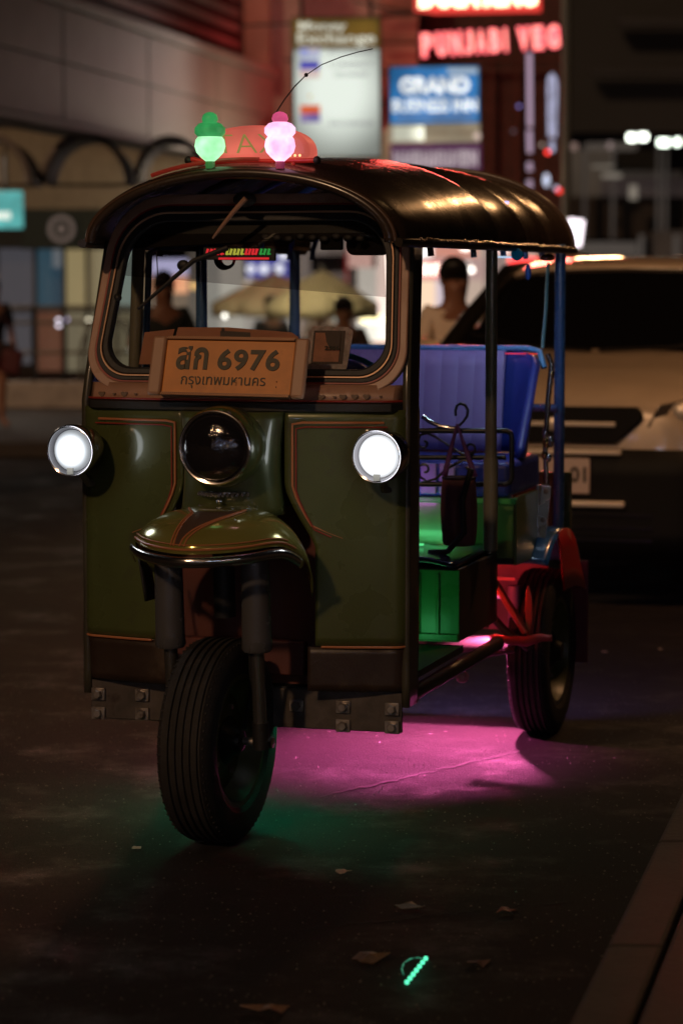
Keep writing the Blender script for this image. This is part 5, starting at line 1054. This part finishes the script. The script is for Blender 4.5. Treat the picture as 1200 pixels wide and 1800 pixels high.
for x in (1025, 1075, 1155, 1168, 1210): fs(x, 255, x+6, 420, 'column', DIM('fwc', (.3, .25, .22), .13), FY-.3, .3)
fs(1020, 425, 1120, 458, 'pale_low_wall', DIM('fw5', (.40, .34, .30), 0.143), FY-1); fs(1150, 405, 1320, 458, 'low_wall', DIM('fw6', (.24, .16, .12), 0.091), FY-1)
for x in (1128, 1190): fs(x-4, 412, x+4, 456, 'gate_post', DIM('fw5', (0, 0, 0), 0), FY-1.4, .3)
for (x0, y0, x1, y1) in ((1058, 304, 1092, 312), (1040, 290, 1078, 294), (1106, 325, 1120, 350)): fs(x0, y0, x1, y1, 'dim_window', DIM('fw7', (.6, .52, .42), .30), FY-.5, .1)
for i, (x, y, ww, c, s, lab) in enumerate([(1110, 241, 13, (.93, 1, .86), 7, 'first fluorescent lamp from the left on the far building'), (1130, 240, 13, (.93, 1, .86), 7, 'second fluorescent lamp from the left on the far building'), (1166, 250, 18, (.88, 1, .85), 6, 'third fluorescent lamp from the left, the widest one'), (1190, 249, 9, (.88, 1, .85), 6, 'rightmost fluorescent lamp on the far building'), (1008, 257, 12, (.5, .33, .28), .55, 'dim pinkish lamp beside the utility pole'), (1072, 255, 8, (.6, .45, .42), .5, 'dim round lamp left of the fluorescent lamps'), (1193, 460, 14, (1, .55, .3), 2.5, 'orange glint lamp above the right end of the car roof')]):
    o = B().tube([(-pxm(ww, 60)/2, 0, 0), (pxm(ww, 60)/2, 0, 0)], .075, 8).build('fluorescent_lamp' if s > 5 else 'bulb', glow('fl%d' % i, c, s)); o.location = P(x, y, 60); tag(o, lab, 'lamp')

# ================================================================== LIGHT THAT THE PLACE'S OWN LAMPS GIVE, PLUS AN ADDED ROOF SHEEN
ex = bpy.data.objects['money_exchange_sign']
lamp('sign_spill', 'AREA', (-.85, .2, .1), (.95, .92, .85), 10, ex, .9, (-1, -.25, .0), sy=1.4)
lamp('facade_spill', 'AREA', (-6.0, 31, 2.85), (1, .86, .72), 52, shop, 4, (.1, -.7, -.8), sy=.6)
lamp('cafe_spill', 'SPOT', (-.9, 27.0, 2.75), (1, .90, .66), 260, cw_, .3, (.05, .8, -.42), 75)
lamp('cafe_spill', 'POINT', (-.2, 31.2, 2.8), (1, .84, .60), 90, cw_, .3)
lamp('wall_red_spill', 'POINT', P(705, 150, 33.2), (1, .08, .07), 60, frd, .3)
lamp('wall_red_spill', 'POINT', P(452, 60, 33.2), (1, .08, .07), 2.5, frd, .2)
SLP = Vector((4.2, 11.2, .12)); sl_ = thing('street_lamp', 'tall street lamp on the near pavement, right of the parked car', 'street lamp', SLP)
B().tube([(0, 0, 0), (0, 0, 5.4), (-.1, 0, 5.7), (-.5, 0, 5.85), (-.9, 0, 5.85)], [.07, .05, .045, .04, .04], 12).build('lamp_post', STEEL, sl_)
B().box((-1.1, 0, 5.86), (.6, .24, .10)).build('lamp_head', STEEL, sl_, bevel=.03)
B().box((-1.1, 0, 5.80), (.44, .16, .02)).build('lamp_glass', glow('sodium_glass', (1, .55, .22), 12), sl_)
lamp('sodium_light', 'SPOT', (-1.1, 0, 5.76), (1, .50, .22), 400, sl_, .12, (-.38, .12, -1), 84)
# shophouses behind the photographer (they mirror in the chrome and the centre headlight)
ob = thing('opposite_shophouse', 'shophouse with lit blue-white and amber windows behind the photographer', 'building', (0, -11, 0))
B().box((0, -.3, 3.5), (26, .4, 7)).build('wall', mat('dim_wall', (.10, .085, .07), .8), ob)
for i, (x, z, ww, hh, c, e) in enumerate([(-6.5, 1.7, 1.6, 1.8, (.6, .7, 1), 5), (-4.0, 2.9, 1.8, .5, (.55, .6, 1), 7), (-2.2, 1.5, .8, 1.6, (1, .7, .4), 4), (1.6, 1.8, 1.8, 1.4, (.6, .75, 1), 6), (3.9, 3.1, 2.0, .5, (.5, .55, 1), 8), (5.6, 1.5, 1.2, 1.8, (1, .6, .3), 4), (8.0, 2.4, 1.5, .7, (.7, .8, 1), 6), (-9.5, 2.4, 1.6, .8, (1, .65, .4), 5), (.0, 4.6, 3.0, .35, (1, .5, .25), 6)]):
    B().box((x, -.06, z), (ww*.42, .08, hh*.5)).build('lit_window', glow('ow%d' % i, c, e*2.6), ob)

lamp('red_board_glow', 'AREA', P(840, 40, 31.6), (1, .10, .08), 4, bpy.data.objects['lit_restaurant'], 1.8, (-.06, -1, -.13), sy=.5, spread=16)
lamp('roof_sheen_glow', 'AREA', P(985, 300, 36), (1, .52, .22), 20, bpy.data.objects['lit_restaurant'], 1.6, (-.08, -1, -.10), sy=.8, spread=24)  # unseen light added for the orange sheen on the tuk-tuk roof

SL2 = Vector((7.4, 30, .12)); sl2 = thing('street_lamp', 'taller street lamp farther down the near pavement', 'street lamp', SL2)
B().tube([(0, 0, 0), (0, 0, 7.6), (-.1, 0, 7.9), (-.5, 0, 8.0), (-.8, 0, 8.0)], [.08, .06, .05, .045, .045], 12).build('lamp_post', STEEL, sl2)
B().box((-1.0, 0, 8.01), (.6, .24, .10)).build('lamp_head', STEEL, sl2, bevel=.03)
B().box((-1.0, 0, 7.95), (.44, .16, .02)).build('lamp_glass', MC['sodium_glass'], sl2)
lamp('sodium_light', 'SPOT', (-1.0, -.1, 7.9), (1, .50, .20), 720, sl2, .35, (-6.0, -21.2, -5.9), 17, .8)

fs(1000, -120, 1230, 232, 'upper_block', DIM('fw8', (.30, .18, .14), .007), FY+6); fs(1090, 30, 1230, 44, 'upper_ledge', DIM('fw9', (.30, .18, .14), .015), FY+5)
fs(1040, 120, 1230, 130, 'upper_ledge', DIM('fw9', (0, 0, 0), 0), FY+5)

GRP = {'dry_leaf': 'dry leaves lying on the road', 'litter_scrap': 'litter scraps on the road', 'person': 'people in the street', 'stool': 'plastic stools at the cafe', 'market_umbrella': 'market umbrellas outside the cafe', 'cafe_table': 'cafe tables on the far pavement', 'arched_awning': 'arched awnings across the road', 'bulb': 'small lamps in the background', 'fluorescent_lamp': 'fluorescent lamps on the far building', 'overhead_cable': 'cables crossing near the signs', 'notice_sheet': 'paper sheets behind the windscreen', 'street_lamp': 'street lamps on the near pavement'}
for o in bpy.data.objects:
    g_ = GRP.get(o.name.split('.')[0])
    if g_ and o.parent is None: o['group'] = g_

gb = B(); rg = random.Random(3)
for k in range(9000):
    y = 5.3+5.2*rg.random()**1.2; x = -1.5+3.0*rg.random(); q = .0012+.0032*rg.random()**3
    if x > kx(y)-.02: continue
    a = rg.random()*6.28; c_, s_ = math.cos(a)*q, math.sin(a)*q
    gb.add([(x+c_, y+s_, .001), (x-s_*.8, y+c_*.8, .001), (x-c_, y-s_, .001), (x+s_*.9, y-c_*.9, .001), (x, y, q*1.1)], [(0, 1, 4), (1, 2, 4), (2, 3, 4), (3, 0, 4)])
tag(gb.build('road_grit', mat('grit_grey', (.10, .085, .075), .35, var=.4, vscale=200), smooth=False), 'loose fine grit scattered over the dark road', 'grit', kind='stuff')
